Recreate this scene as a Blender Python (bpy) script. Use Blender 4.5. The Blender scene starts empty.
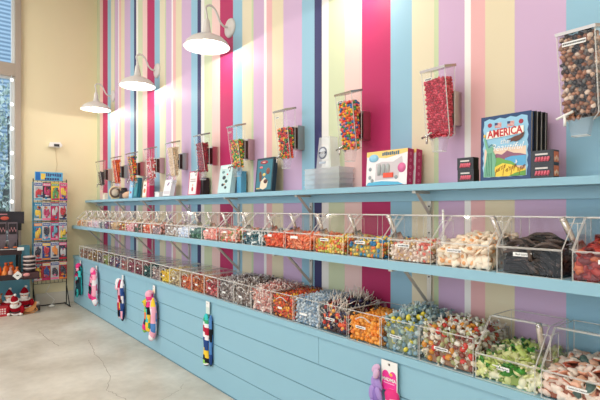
import bpy, math, random
from mathutils import Vector, Matrix, Euler
R = random.Random(7)
SC = bpy.context.scene
COL = SC.collection
PI = math.pi

# ------------------------------------------------------------------ camera, world, lights, exposure
cam_d = bpy.data.cameras.new('camera'); cam = bpy.data.objects.new('camera', cam_d); COL.objects.link(cam)
cam_d.sensor_width = 36; cam_d.lens = 460/600*36; cam_d.shift_y = 8.5/600; cam_d.clip_start = .05; cam_d.clip_end = 100
cam.location = (0, -2.254, 1.5); cam.rotation_euler = (math.radians(90), 0, math.radians(50.5))
SC.camera = cam
SC.view_settings.view_transform = 'Standard'; SC.view_settings.look = 'None'
SC.view_settings.gamma = 1; SC.view_settings.use_curve_mapping = False
SC.view_settings.exposure = -0.12
SC.cycles.transparent_max_bounces = 48
SC.cycles.max_bounces = 8; SC.cycles.diffuse_bounces = 4; SC.cycles.glossy_bounces = 3; SC.cycles.transmission_bounces = 6
SC.cycles.sample_clamp_indirect = 4
SC.cycles.use_denoising = True

w = bpy.data.worlds.new('world'); SC.world = w; w.use_nodes = True
bg = w.node_tree.nodes['Background']; bg.inputs[0].default_value = (.72, .86, 1, 1); bg.inputs[1].default_value = 2.0

def area(name, loc, rot, sx, sy, energy, color):
    l = bpy.data.lights.new(name, 'AREA'); l.shape = 'RECTANGLE'; l.size = sx; l.size_y = sy
    l.energy = energy; l.color = color
    o = bpy.data.objects.new(name, l); COL.objects.link(o); o.location = loc; o.rotation_euler = rot
    return o
WARM = (1, .93, .84)
for cx, ce in ((-6.4, 104), (-3.4, 66), (-.4, 62)):    # unseen overhead fill lamps, added for even warm light
    area('ceiling_fill_light', (cx, -3.6, 4.93), (0, 0, 0), 1.8, 1.8, ce, WARM)
area('front_fill_light', (-2.6, -6.4, 1.9), (math.radians(90), 0, 0), 8.5, 3.0, 100, (1, .97, .94))  # unseen fill lamp, added to light the shelf fronts head-on
area('window_daylight', (-8.0, -2.9, 2.4), (0, math.radians(-90), 0), 3.6, 3.2, 40, (.86, .93, 1))

# ------------------------------------------------------------------ materials
def lin(c):
    return tuple(((x/255)/12.92 if x/255 <= .04045 else ((x/255+.055)/1.055)**2.4) for x in c)
MATS = {}
def mat(name, c, rough=.5, metal=0, spec=.5, emit=0, coat=0, var=0, scale=20):
    if name in MATS: return MATS[name]
    m = bpy.data.materials.new(name); m.use_nodes = True; nt = m.node_tree
    b = nt.nodes['Principled BSDF']; col = (*lin(c), 1)
    b.inputs['Base Color'].default_value = col
    b.inputs['Roughness'].default_value = rough; b.inputs['Metallic'].default_value = metal
    b.inputs['Specular IOR Level'].default_value = spec
    if coat: b.inputs['Coat Weight'].default_value = coat
    if emit:
        b.inputs['Emission Color'].default_value = col; b.inputs['Emission Strength'].default_value = emit
    if var:
        tc = nt.nodes.new('ShaderNodeTexCoord'); no = nt.nodes.new('ShaderNodeTexNoise'); no.inputs['Scale'].default_value = scale
        no.inputs['Detail'].default_value = 3
        mx = nt.nodes.new('ShaderNodeMix'); mx.data_type = 'RGBA'
        mx.inputs['A'].default_value = tuple(x*(1-var) for x in col[:3])+(1,)
        mx.inputs['B'].default_value = tuple(min(1, x*(1+var)) for x in col[:3])+(1,)
        nt.links.new(tc.outputs['Object'], no.inputs['Vector']); nt.links.new(no.outputs['Fac'], mx.inputs['Factor'])
        nt.links.new(mx.outputs['Result'], b.inputs['Base Color'])
    MATS[name] = m
    return m

def clear(name, tint, gloss=1.0, rough=.03, body=0.0, bodycol=(1, 1, 1)):
    """clear acrylic: see-through sheet with Fresnel reflections and, for cloudy plastics, some body"""
    m = bpy.data.materials.new(name); m.use_nodes = True; nt = m.node_tree; nt.nodes.clear()
    out = nt.nodes.new('ShaderNodeOutputMaterial'); tr = nt.nodes.new('ShaderNodeBsdfTransparent')
    tr.inputs[0].default_value = (*tint, 1)
    gl = nt.nodes.new('ShaderNodeBsdfGlossy'); gl.inputs['Roughness'].default_value = rough; gl.inputs[0].default_value = (gloss, gloss, gloss, 1)
    lw = nt.nodes.new('ShaderNodeLayerWeight'); lw.inputs['Blend'].default_value = .5
    pw = nt.nodes.new('ShaderNodeMath'); pw.operation = 'POWER'; pw.inputs[1].default_value = 4.5
    fr = nt.nodes.new('ShaderNodeMath'); fr.operation = 'MULTIPLY_ADD'; fr.inputs[1].default_value = .7; fr.inputs[2].default_value = .016
    nt.links.new(lw.outputs['Facing'], pw.inputs[0]); nt.links.new(pw.outputs[0], fr.inputs[0])
    mx = nt.nodes.new('ShaderNodeMixShader')
    nt.links.new(fr.outputs[0], mx.inputs[0]); nt.links.new(tr.outputs[0], mx.inputs[1]); nt.links.new(gl.outputs[0], mx.inputs[2])
    last = mx
    if body:
        df = nt.nodes.new('ShaderNodeBsdfDiffuse'); df.inputs[0].default_value = (*bodycol, 1)
        m2 = nt.nodes.new('ShaderNodeMixShader'); m2.inputs[0].default_value = body
        nt.links.new(mx.outputs[0], m2.inputs[1]); nt.links.new(df.outputs[0], m2.inputs[2]); last = m2
    nt.links.new(last.outputs[0], out.inputs[0])
    MATS[name] = m
    return m
ACR = clear('clear_acrylic', (.98, .98, .98))
EDGE = clear('acrylic_edge', (.93, .93, .92), body=.42, bodycol=(.93, .90, .87), rough=.1)
EDGE_LOW = EDGE
TUB = clear('frosted_plastic', (.97, .98, .99), body=.28, bodycol=(.95, .96, .98), rough=.15)
GLASS = clear('window_glass', (.93, .96, .97))
SHELF = mat('blue_paint', (142, 186, 204), .42, var=.04, scale=1.2)
METAL = mat('satin_metal', (200, 180, 172), .3, 1)
CHROME = mat('chrome', (205, 200, 196), .16, 1)
STEEL = mat('scoop_steel', (215, 205, 198), .25, .75)
WHITE = mat('white_plastic', (238, 236, 232), .4)
PAPER = mat('white_paper', (240, 238, 234), .6)
BLACK = mat('black_plastic', (22, 20, 22), .35)
INK = mat('black_ink', (30, 28, 30), .6)
BRKT = mat('bracket_steel', (205, 200, 192), .45, .3)
LAMPW = mat('lamp_enamel', (214, 208, 203), .3, coat=.2)
LAMPIN = mat('lamp_inner_enamel', (250, 248, 242), .4)
BULB = mat('lit_bulb', (255, 246, 226), .4, emit=5)

# ------------------------------------------------------------------ mesh builder
class G:
    def __init__(s): s.v = []; s.f = []; s.m = []; s.sm = []
    def add(s, vs, fs, mi=0, M=None, smooth=False):
        n = len(s.v)
        s.v += [tuple(M @ Vector(v)) for v in vs] if M is not None else [tuple(v) for v in vs]
        s.f += [[i+n for i in f] for f in fs]; s.m += [mi]*len(fs); s.sm += [smooth]*len(fs)
        return s
    def box(s, a, b, mi=0, M=None):
        (x0, y0, z0), (x1, y1, z1) = a, b
        vs = [(x0,y0,z0),(x1,y0,z0),(x1,y1,z0),(x0,y1,z0),(x0,y0,z1),(x1,y0,z1),(x1,y1,z1),(x0,y1,z1)]
        return s.add(vs, [(0,3,2,1),(4,5,6,7),(0,1,5,4),(1,2,6,5),(2,3,7,6),(3,0,4,7)], mi, M)
    def tube(s, pts, r, n=8, mi=0, M=None, smooth=True, cap=True):
        pts = [Vector(p) for p in pts]; rs = r if isinstance(r, (list, tuple)) else [r]*len(pts)
        vs = []; fs = []; up = Vector((0, 0, 1)); prev = None
        for i, p in enumerate(pts):
            d = (pts[min(i+1, len(pts)-1)]-pts[max(i-1, 0)]).normalized()
            if prev is None:
                a = d.cross(up) if abs(d.dot(up)) < .95 else d.cross(Vector((1, 0, 0)))
            else: a = prev-d*prev.dot(d)
            a.normalize(); prev = a; b = d.cross(a)
            for k in range(n):
                t = 2*PI*k/n; vs.append(p+(a*math.cos(t)+b*math.sin(t))*rs[i])
        for i in range(len(pts)-1):
            for k in range(n):
                k2 = (k+1) % n; fs.append((i*n+k, i*n+k2, (i+1)*n+k2, (i+1)*n+k))
        if cap: fs += [tuple(range(n))[::-1], tuple(range((len(pts)-1)*n, len(pts)*n))]
        return s.add(vs, fs, mi, M, smooth)
    def lathe(s, prof, n=24, mi=0, M=None, smooth=True):
        vs = []; fs = []
        for r, z in prof:
            for k in range(n): t = 2*PI*k/n; vs.append((r*math.cos(t), r*math.sin(t), z))
        for i in range(len(prof)-1):
            for k in range(n):
                k2 = (k+1) % n; fs.append((i*n+k, i*n+k2, (i+1)*n+k2, (i+1)*n+k))
        return s.add(vs, fs, mi, M, smooth)
    def ball(s, c, r, n=8, k=6, mi=0, M=None, smooth=True):
        rx, ry, rz = r if isinstance(r, (list, tuple)) else (r, r, r)
        vs = [(c[0], c[1], c[2]-rz)]; fs = []
        for i in range(1, k):
            ph = -PI/2+PI*i/k
            for j in range(n):
                t = 2*PI*j/n; vs.append((c[0]+rx*math.cos(ph)*math.cos(t), c[1]+ry*math.cos(ph)*math.sin(t), c[2]+rz*math.sin(ph)))
        vs.append((c[0], c[1], c[2]+rz)); T = len(vs)-1
        for j in range(n):
            j2 = (j+1) % n; fs.append((0, 1+j2, 1+j)); fs.append((T, T-n+j, T-n+j2))
            for i in range(k-2): a = 1+i*n; fs.append((a+j, a+j2, a+n+j2, a+n+j))
        return s.add(vs, fs, mi, M, smooth)
    def prism(s, pts, t, mi=0, M=None):
        """polygon in (x, z), thickness t from y=0 towards -y"""
        n = len(pts)
        vs = [(x, 0, z) for x, z in pts]+[(x, -t, z) for x, z in pts]
        fs = [tuple(range(n))[::-1], tuple(range(n, 2*n))]+[(i, (i+1) % n, n+(i+1) % n, n+i) for i in range(n)]
        return s.add(vs, fs, mi, M)
    def xprism(s, yz, x0, x1, mi=0, M=None):
        """polygon in (y, z) extruded along x"""
        n = len(yz)
        vs = [(x0, y, z) for y, z in yz]+[(x1, y, z) for y, z in yz]
        fs = [tuple(range(n)), tuple(range(n, 2*n))[::-1]]+[(i, n+i, n+(i+1) % n, (i+1) % n) for i in range(n)]
        return s.add(vs, fs, mi, M)
    def torus(s, R0, r, n=12, k=6, mi=0, M=None, arc=2*PI):
        pts = [(R0*math.cos(arc*i/n), R0*math.sin(arc*i/n), 0) for i in range(n+1)]
        return s.tube(pts, r, k, mi, M, cap=arc < 6.2)
    def join(s, g, M=None, mi=None):
        n = len(s.v)
        s.v += [tuple(M @ Vector(v)) for v in g.v] if M is not None else g.v
        s.f += [[i+n for i in f] for f in g.f]; s.m += (g.m if mi is None else [mi]*len(g.f)); s.sm += g.sm
        return s
    def mesh(s, name, mats):
        me = bpy.data.meshes.new(name); me.from_pydata(s.v, [], s.f)
        for m in (mats if isinstance(mats, (list, tuple)) else [mats]): me.materials.append(m)
        me.polygons.foreach_set('material_index', s.m); me.polygons.foreach_set('use_smooth', s.sm)
        me.update(); return me
    def build(s, name, mats, parent=None, loc=None):
        o = bpy.data.objects.new(name, s.mesh(name, mats)); COL.objects.link(o)
        if parent: o.parent = parent
        if loc: o.location = loc
        return o

def T(x=0, y=0, z=0, rx=0, ry=0, rz=0, s=1):
    M = Matrix.Translation((x, y, z)) @ Euler((rx, ry, rz)).to_matrix().to_4x4()
    if s != 1:
        M = M @ (Matrix.Scale(s, 4) if not isinstance(s, tuple) else Matrix.Diagonal((*s, 1)))
    return M
def tag(o, label=None, cat=None, group=None, kind=None):
    if label: o['label'] = label
    if cat: o['category'] = cat
    if group: o['group'] = group
    if kind: o['kind'] = kind
    return o
def empty(name, loc, label, cat, group=None, rz=0):
    o = bpy.data.objects.new(name, None); COL.objects.link(o); o.location = loc; o.rotation_euler = (0, 0, rz)
    return tag(o, label, cat, group)
def copy_tree(o, parent=None):
    c = o.copy(); COL.objects.link(c); c.parent = parent
    for ch in o.children: copy_tree(ch, c)
    return c
def struct(g, name, m): return tag(g.build(name, m), kind='structure')
def text(s, size, loc, rot, m, parent, name='lettering', ext=.0004, align='CENTER', sx=1, shear=0, offset=0):
    cu = bpy.data.curves.new(name, 'FONT'); cu.body = s; cu.size = size; cu.extrude = ext; cu.align_x = align; cu.align_y = 'CENTER'
    cu.shear = shear; cu.resolution_u = 2
    cu.materials.append(m); cu.offset = offset
    tmp = bpy.data.objects.new(name, cu); me = bpy.data.meshes.new_from_object(tmp); bpy.data.objects.remove(tmp)
    o = bpy.data.objects.new(name, me); COL.objects.link(o)
    o.location = loc; o.rotation_euler = rot; o.scale = (sx, 1, 1); o.parent = parent
    return o
FRONT = (PI/2, 0, 0)        # text facing -y

# ------------------------------------------------------------------ the setting
CX = -8.02; RX = 3.0; FY = -6.5; H = 5.0
# striped wall material: one painted repeat, 1.871 m wide
P = 1.871
st = [(0, (58, 58, 100)), (.08, (228, 224, 218)), (.152, (200, 206, 172)), (.308, (230, 194, 188)), (.475, (178, 46, 96)), (.71, (144, 184, 204)),
      (.875, (220, 208, 180)), (1.028, (192, 204, 164)), (1.058, (200, 168, 198)), (1.217, (238, 234, 230)), (1.253, (226, 174, 174)),
      (1.332, (220, 206, 176)), (1.485, (200, 170, 200)), (1.722, (144, 184, 204))]
m = bpy.data.materials.new('striped_paint'); m.use_nodes = True; nt = m.node_tree; b = nt.nodes['Principled BSDF']
tc = nt.nodes.new('ShaderNodeTexCoord'); sp = nt.nodes.new('ShaderNodeSeparateXYZ'); nt.links.new(tc.outputs['Object'], sp.inputs[0])
ad = nt.nodes.new('ShaderNodeMath'); ad.operation = 'ADD'; ad.inputs[1].default_value = 2.565+P*10
dv = nt.nodes.new('ShaderNodeMath'); dv.operation = 'DIVIDE'; dv.inputs[1].default_value = P
fr = nt.nodes.new('ShaderNodeMath'); fr.operation = 'FRACT'
rp = nt.nodes.new('ShaderNodeValToRGB'); rp.color_ramp.interpolation = 'CONSTANT'
nt.links.new(sp.outputs[0], ad.inputs[0]); nt.links.new(ad.outputs[0], dv.inputs[0]); nt.links.new(dv.outputs[0], fr.inputs[0]); nt.links.new(fr.outputs[0], rp.inputs[0])
el = rp.color_ramp.elements
el[0].position = 0; el[0].color = (*lin(st[0][1]), 1)
el[1].position = st[1][0]/P; el[1].color = (*lin(st[1][1]), 1)
for p_, c_ in st[2:]:
    e = el.new(p_/P); e.color = (*lin(c_), 1)
nt.links.new(rp.outputs[0], b.inputs['Base Color']); b.inputs['Roughness'].default_value = .5; b.inputs['Specular IOR Level'].default_value = .22
STRIPE = m

def floor_mat():
    m = bpy.data.materials.new('polished_concrete'); m.use_nodes = True; nt = m.node_tree; b = nt.nodes['Principled BSDF']
    tc = nt.nodes.new('ShaderNodeTexCoord')
    n1 = nt.nodes.new('ShaderNodeTexNoise'); n1.inputs['Scale'].default_value = 1.1; n1.inputs['Detail'].default_value = 7; n1.inputs['Roughness'].default_value = .62
    n2 = nt.nodes.new('ShaderNodeTexNoise'); n2.inputs['Scale'].default_value = 14; n2.inputs['Detail'].default_value = 6
    r1 = nt.nodes.new('ShaderNodeValToRGB'); r1.color_ramp.elements[0].position = .36; r1.color_ramp.elements[0].color = (*lin((186, 176, 160)), 1)
    r1.color_ramp.elements[1].position = .62; r1.color_ramp.elements[1].color = (*lin((220, 213, 200)), 1)
    r2 = nt.nodes.new('ShaderNodeValToRGB'); r2.color_ramp.elements[0].position = .3; r2.color_ramp.elements[0].color = (.9, .9, .9, 1)
    r2.color_ramp.elements[1].position = .7; r2.color_ramp.elements[1].color = (1, 1, 1, 1)
    mx = nt.nodes.new('ShaderNodeMix'); mx.data_type = 'RGBA'; mx.blend_type = 'MULTIPLY'; mx.inputs['Factor'].default_value = 1
    nt.links.new(tc.outputs['Object'], n1.inputs['Vector']); nt.links.new(tc.outputs['Object'], n2.inputs['Vector'])
    nt.links.new(n1.outputs['Fac'], r1.inputs[0]); nt.links.new(n2.outputs['Fac'], r2.inputs[0])
    nt.links.new(r1.outputs[0], mx.inputs['A']); nt.links.new(r2.outputs[0], mx.inputs['B']); nt.links.new(mx.outputs['Result'], b.inputs['Base Color'])
    b.inputs['Roughness'].default_value = .34
    return m
CONC = floor_mat()
CREAM = mat('cream_plaster', (236, 223, 186), .75, var=.03, scale=2)
CEIL = mat('ceiling_white', (235, 230, 220), .8)
struct(G().box((CX, FY, -.1), (RX, 0, 0)), 'floor', CONC)
struct(G().box((CX-.2, 0, 0), (RX, .15, H)), 'wall_back', STRIPE)
struct(G().box((CX-.2, FY, H), (RX, .15, H+.1)), 'ceiling', CEIL)
struct(G().box((RX, FY, 0), (RX+.15, .15, H)), 'wall_right', CREAM)
WY0, WY1, WZ0, WZ1 = -4.7, -1.095, .95, 4.85
g = G().box((CX-.2, WY1, 0), (CX, 0, H)).box((CX-.2, FY, 0), (CX, WY0, H)).box((CX-.2, WY0, 0), (CX, WY1, WZ0)).box((CX-.2, WY0, WZ1), (CX, WY1, H))
struct(g, 'wall_left', CREAM)
g = G().box((CX, FY-.2, 0), (-7, FY, H)).box((1.8, FY-.2, 0), (RX, FY, H)).box((-7, FY-.2, 3.6), (1.8, FY, H)).box((-7, FY-.2, 0), (1.8, FY, .3))
struct(g, 'wall_front', CREAM)
struct(G().box((CX, -.9, 0), (CX+.02, 0, .19)), 'baseboard_left', mat('grey_base', (212, 204, 192), .6, var=.08, scale=6))
# unseen window behind the camera, added to let sky light in
FRM = mat('taupe_frame', (170, 156, 142), .45)
wf = struct(G().box((-7, FY-.14, .3), (1.8, FY-.06, .36)).box((-7, FY-.14, 3.54), (1.8, FY-.06, 3.6)), 'added_window', FRM)
g = G()
for k in range(6): x = -7+k*1.748; g.box((x, FY-.14, .36), (x+.06, FY-.06, 3.54))
g.build('mullion', FRM, wf)
# window in the cream wall
g = G()
g.box((CX-.14, WY1-.075, WZ0), (CX+.05, WY1, WZ1)).box((CX-.14, WY0, WZ0), (CX+.02, WY0+.075, WZ1))
g.box((CX-.14, WY0, 3.47), (CX+.03, WY1-.075, 3.66)).box((CX-.14, WY0, WZ0), (CX+.06, WY1, WZ0+.07)).box((CX-.14, WY0, WZ1-.08), (CX+.02, WY1, WZ1))
g.box((CX-.14, -2.9, WZ0), (CX+.02, -2.82, WZ1))
wl = struct(g, 'window_1', FRM)
g = G().box((CX-.12, WY1-.125, 1.02), (CX-.03, WY1-.075, 3.47)).box((CX-.12, WY1-.11, 3.66), (CX-.03, WY1-.075, 4.77)).box((CX-.12, WY0, 3.44), (CX-.04, WY1-.1, 3.47))
g.build('window_bead', mat('white_bead', (222, 226, 228), .5), wl)
G().box((CX-.09, WY0, 1.0), (CX-.08, WY1-.08, 3.5)).box((CX-.09, WY0, 3.6), (CX-.08, WY1-.08, 4.8)).build('window_pane', GLASS, wl)
# two bright bolts on the frame face
# low blue panelled boxing under the window
SH2 = mat('blue_paint_dark_trim', (132, 182, 200), .45)
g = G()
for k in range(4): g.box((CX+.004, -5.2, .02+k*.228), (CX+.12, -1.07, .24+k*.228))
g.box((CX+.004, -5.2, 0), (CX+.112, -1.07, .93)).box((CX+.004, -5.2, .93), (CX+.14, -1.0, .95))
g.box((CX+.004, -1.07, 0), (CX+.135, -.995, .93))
tag(g.build('panelled_boxing', [mat('blue_paint_shaded', (98, 160, 182), .45)]), 'blue horizontally panelled boxing under the window', 'wall panelling')  # blue darkened in the colour itself to imitate backlit shade
# floor cracks
def ribbon(pts, wd, name):
    g = G(); vs = []; fs = []; rr = random.Random(3); fine = []
    for (a, b_) in zip(pts, pts[1:]):
        for k in range(6):
            t = k/6; fine.append((a[0]+(b_[0]-a[0])*t+rr.uniform(-.012, .012), a[1]+(b_[1]-a[1])*t+rr.uniform(-.008, .008)))
    fine.append(pts[-1])
    for i, p in enumerate(fine):
        q = fine[min(i+1, len(fine)-1)]; o_ = fine[max(i-1, 0)]
        d = Vector((q[0]-o_[0], q[1]-o_[1])).normalized(); n = Vector((-d.y, d.x))*wd*rr.uniform(.25, .6)
        vs += [(p[0]+n.x, p[1]+n.y, .0006), (p[0]-n.x, p[1]-n.y, .0006)]
    fs = [(2*i, 2*i+1, 2*i+3, 2*i+2) for i in range(len(fine)-1)]
    return tag(g.add(vs, fs).build(name, mat('crack_dirt', (150, 138, 122), .9)), kind='structure')
ribbon([(-5.58, -.78), (-5.28, -.82), (-5.0, -.87), (-4.63, -.89), (-4.26, -.95), (-3.95, -1.07), (-3.82, -1.04), (-3.64, -1.01), (-3.3, -1.03)], .0045, 'floor_crack')
ribbon([(-6.44, -1.14), (-5.93, -1.13), (-5.54, -1.09)], .005, 'floor_crack')
ribbon([(-3.67, -.52), (-3.58, -.59), (-3.53, -.68), (-3.47, -.8), (-3.39, -.92)], .003, 'floor_crack')

# outside: slatted building and a tree beyond the window
def slat_mat():
    m = bpy.data.materials.new('slatted_cladding'); m.use_nodes = True; nt = m.node_tree; b = nt.nodes['Principled BSDF']
    tc = nt.nodes.new('ShaderNodeTexCoord'); wv = nt.nodes.new('ShaderNodeTexWave'); wv.bands_direction = 'Z'; wv.inputs['Scale'].default_value = 2.6
    r = nt.nodes.new('ShaderNodeValToRGB'); r.color_ramp.elements[0].color = (*lin((104, 130, 152)), 1); r.color_ramp.elements[1].color = (*lin((176, 196, 212)), 1)
    nt.links.new(tc.outputs['Object'], wv.inputs['Vector']); nt.links.new(wv.outputs['Fac'], r.inputs[0]); nt.links.new(r.outputs[0], b.inputs['Base Color'])
    return m
bd = empty('outside_building', (-16, -2, 0), 'blue-grey slatted building seen through the window', 'building')
G().box((-1, -9, 0), (0, 5, 12)).build('slatted_wall', slat_mat(), bd)
G().box((0, 2.35, 3), (.25, 2.8, 12)).build('corner_post', mat('pale_post', (196, 210, 220), .6), bd)
tr = empty('leafy_tree', (-12.5, -.9, 0), 'pale green leafy tree outside the window', 'tree')
G().tube([(0, 0, -.5), (.1, .1, 1.2), (-.1, .3, 2.4), (.2, .2, 3.6)], [.14, .12, .09, .04]).tube([(0, .1, 1.5), (.2, -.6, 2.4), (.1, -1.2, 3.1)], [.07, .05, .02]).build('trunk', mat('bark', (96, 100, 100), .9), tr)
g = G(); rr = random.Random(5)
for k in range(3600):
    a = rr.uniform(0, 2*PI); z = rr.uniform(.9, 4.3); rad = 1.9*math.sqrt(rr.random())*(1-abs(z-2.4)/3.2)
    g.add([(-.05, 0, 0), (0, -.022, .01), (.05, 0, 0), (0, .022, .01)], [(0, 1, 2, 3)], rr.choice([0, 1, 2]), T(rad*math.cos(a), rad*math.sin(a), z, rr.uniform(0, 6), rr.uniform(0, 6), rr.uniform(0, 6), rr.uniform(.8, 1.6)))
g.build('foliage', [mat('leaf_pale', (190, 204, 190), .7), mat('leaf_mid', (130, 150, 140), .7), mat('leaf_white', (226, 234, 230), .7)], tr)
struct(G().box((-30, -20, -.3), (CX-.2, 12, -.1)), 'ground', mat('outside_paving', (150, 150, 150), .9))

# ------------------------------------------------------------------ counter and shelves
cb = empty('display_counter', (CX+.003, -.002, 0), 'long light blue shiplap base counter under the candy bins', 'counter')
CL = RX-.02-CX
g = G(); zb = [.012, .194, .364, .536, .708]
for i in range(4):
    x = 0
    z0, z1 = zb[i]+.003, zb[i+1]-.003
    seams = [[], [2.9], [], [5.9, 3.1]][i]
    xs = [0]+sorted(seams)+[CL]
    for a, b_ in zip(xs, xs[1:]):
        e = .006
        g.xprism([(-.352, z0), (-.357, z0), (-.3575, z0), (-.3575, z1), (-.352, z1)], a+.0015, b_-.0015)
g.build('front_boards', SHELF, cb)
G().box((0, -.352, 0), (CL, -.02, .7)).build('carcass', mat('blue_paint_groove', (92, 134, 152), .7), cb)
G().box((0, -.368, .710), (CL, 0, .75)).build('counter_top', SHELF, cb)

def shelf(z, dep, th, ledge, name, label, x0, blk):
    s = empty(name, (x0, 0, z), label, 'shelf')
    L = RX-.02-x0
    G().box((0, -dep, -th), (L, 0, 0)).build('shelf_board', SHELF, s)
    G().box((0, -.022, -th-ledge), (L, 0, -th)).build('ledger', SHELF, s)
    for bx in blk:
        bk = G()
        x = bx-x0
        bk.box((x-.014, -.012, -.30), (x+.014, -.0, -th-.0))
        bk.box((x-.012, -dep+.03, -th-.014), (x+.012, -.012, -th))
        dd = min(dep-.06, .24)
        bk.tube([(x, -dd, -th-.012), (x, -.012, -th-.012-dd*.92)], .011, 4, smooth=False)
        bk.build('bracket', BRKT, s)
        for zz in (-.12, -.27): G().lathe([(0, 0), (.005, 0), (.005, .003), (0, .004)], 8, 0, T(x, -.012, zz, PI/2)).build('screw', BLACK, s)
    return s
brx = [-7.68, -6.66, -5.64, -4.62, -3.61, -2.595, -1.56, -.55, .46]
MS = shelf(1.23, .386, .046, .03, 'bin_shelf', 'light blue middle shelf holding the long row of hinged acrylic bins', CX, brx)
US = shelf(1.632, .185, .034, .055, 'display_shelf', 'light blue upper shelf holding books, boxes and tubs below the wall dispensers', CX, brx)

# ------------------------------------------------------------------ wall lamps
def wall_lamp(x, label):
    t = empty('wall_lamp', (x, 0, 3.2), label, 'lamp', 'gooseneck barn lamps on the striped wall')
    G().lathe([(0, .035), (.03, .034), (.045, .025), (.06, .022), (.085, .016), (.09, .006), (.09, 0)][::-1], 28, 0, T(0, 0, 0, PI/2)).build('wall_plate', LAMPW, t)
    n = [(0, -.02, 0)]
    pts = [(-.03, -.0), (-.07, -.0), (-.11, .03), (-.14, .09), (-.165, .13), (-.20, .155), (-.235, .15), (-.26, .12), (-.248, .06), (-.248, .0)]
    # smooth the neck
    P_ = [Vector((0, p[0], p[1])) for p in pts]; sm = []
    for i in range(len(P_)-1):
        p0, p1, p2, p3 = P_[max(i-1, 0)], P_[i], P_[i+1], P_[min(i+2, len(P_)-1)]
        for k in range(4):
            u = k/4; sm.append(.5*((2*p1)+(-p0+p2)*u+(2*p0-5*p1+4*p2-p3)*u*u+(-p0+3*p1-3*p2+p3)*u**3))
    sm.append(P_[-1])
    G().tube(sm, .010, 10).build('gooseneck', LAMPW, t)
    c = T(0, -.248, 0)
    outer = [(.018, .02), (.026, .0), (.032, -.05), (.038, -.10), (.052, -.118), (.10, -.135), (.15, -.160), (.188, -.195), (.208, -.232)]
    G().lathe(outer+[(.2105, -.236), (.2065, -.236)], 40, 0, c).build('lamp_shade', LAMPW, t)
    G().lathe([(.204, -.2335), (.183, -.199), (.145, -.167), (.098, -.143), (.05, -.128), (.0, -.122)], 40, 0, c).build('shade_lining', LAMPIN, t)
    b = G().lathe([(0, -.120), (.016, -.120), (.018, -.15), (.030, -.175), (.034, -.195), (.028, -.215), (.014, -.226), (0, -.229)], 16, 0, c).build('bulb', BULB, t)
    l = bpy.data.lights.new('lamp_light', 'POINT'); l.energy = 8.5; l.color = (1, .93, .84); l.shadow_soft_size = .012
    lo = bpy.data.objects.new('lamp_light', l); COL.objects.link(lo); lo.parent = t; lo.location = (0, -.248, -.2455)
    return t
wall_lamp(-3.765, 'white gooseneck wall lamp, largest of the three in view')
wall_lamp(-5.50, 'white gooseneck wall lamp, middle one of the row of three')
wall_lamp(-7.19, 'white gooseneck wall lamp nearest the cream wall')
wall_lamp(-2.06, 'white gooseneck wall lamp above the orange and yellow candy dispenser')
wall_lamp(-.32, 'white gooseneck wall lamp beyond the rock candy dispenser')

# ------------------------------------------------------------------ candy shapes
def g_ball(r=.008, lo=True): return G().ball((0, 0, 0), r, 6 if lo else 8, 4 if lo else 6)
def g_wrap(r=.012, rr=R):
    g = G().ball((0, 0, 0), (r*1.25, r, r*.85), 7, 5)
    for s in (-1, 1):
        vs = [(s*r*1.1, 0, 0)]
        for k in range(5):
            a = -.9+1.8*k/4; vs.append((s*(r*1.1+r*1.35), r*1.1*math.sin(a), r*.35*(1 if k % 2 else -1)))
        g.add(vs, [(0, k+1, k+2) for k in range(4)], 1)
    return g
def g_twist(r=.01):
    g = G().ball((0, 0, 0), (r*1.9, r*.7, r*.7), 6, 4)
    for s in (-1, 1):
        vs = [(s*r*1.6, 0, 0), (s*r*2.9, r, .3*r), (s*r*3.0, 0, -.4*r), (s*r*2.9, -r, .3*r)]
        g.add(vs, [(0, 1, 2), (0, 2, 3)], 1)
    return g
def g_stick(L=.15, r=.0065, bend=.02):
    pts = [(-L/2+L*i/7, 0, bend*math.sin(PI*i/7)) for i in range(8)]
    g = G().tube(pts, r, 7)
    for k in range(3):
        a0 = k*2*PI/3; g.tube([(p[0], p[1]+r*.75*math.cos(a0+i*.5), p[2]+r*.75*math.sin(a0+i*.5)) for i, p in enumerate(pts)], r*.42, 5)
    return g
def g_egg(r=.019):
    g = G(); n = 12; vs = [(0, 0, -.003)]; k = R.uniform(0, 6)
    ring = [r*(1+.13*math.sin(3*2*PI*i/n+k)) for i in range(n)]
    for zz, sc in ((-.003, .9), (.001, 1.02), (.005, .82)):
        vs += [(ring[i]*sc*math.cos(2*PI*i/n), ring[i]*sc*math.sin(2*PI*i/n), zz) for i in range(n)]
    vs.append((0, 0, .007)); fs = []
    for i in range(n):
        j = (i+1) % n; fs += [(0, 1+j, 1+i), (1+i, 1+j, 1+n+j, 1+n+i), (1+n+i, 1+n+j, 1+2*n+j, 1+2*n+i), (1+2*n+i, 1+2*n+j, 1+3*n)]
    g.add(vs, fs, 0, None, True); g.ball((0, 0, .005), (r*.5, r*.5, .006), 8, 4, 1)
    return g
def g_frog(s=1):
    g = G().ball((0, 0, 0), (.021*s, .013*s, .010*s), 9, 6, 0).ball((.019*s, 0, .004*s), (.010*s, .011*s, .008*s), 8, 5, 0)
    g.ball((0, 0, -.005*s), (.019*s, .0115*s, .008*s), 8, 5, 1)
    for a, bb in ((-.014, 1), (-.014, -1), (.010, 1), (.010, -1)):
        g.tube([(a*s, .008*bb*s, 0), ((a-.006)*s, .019*bb*s, .002*s), ((a+.006)*s, .024*bb*s, -.003*s)], [.005*s, .0045*s, .003*s], 6)
    for bb in (-1, 1): g.ball((.024*s, .006*bb*s, .010*s), .0035*s, 6, 4, 1)
    return g
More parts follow.
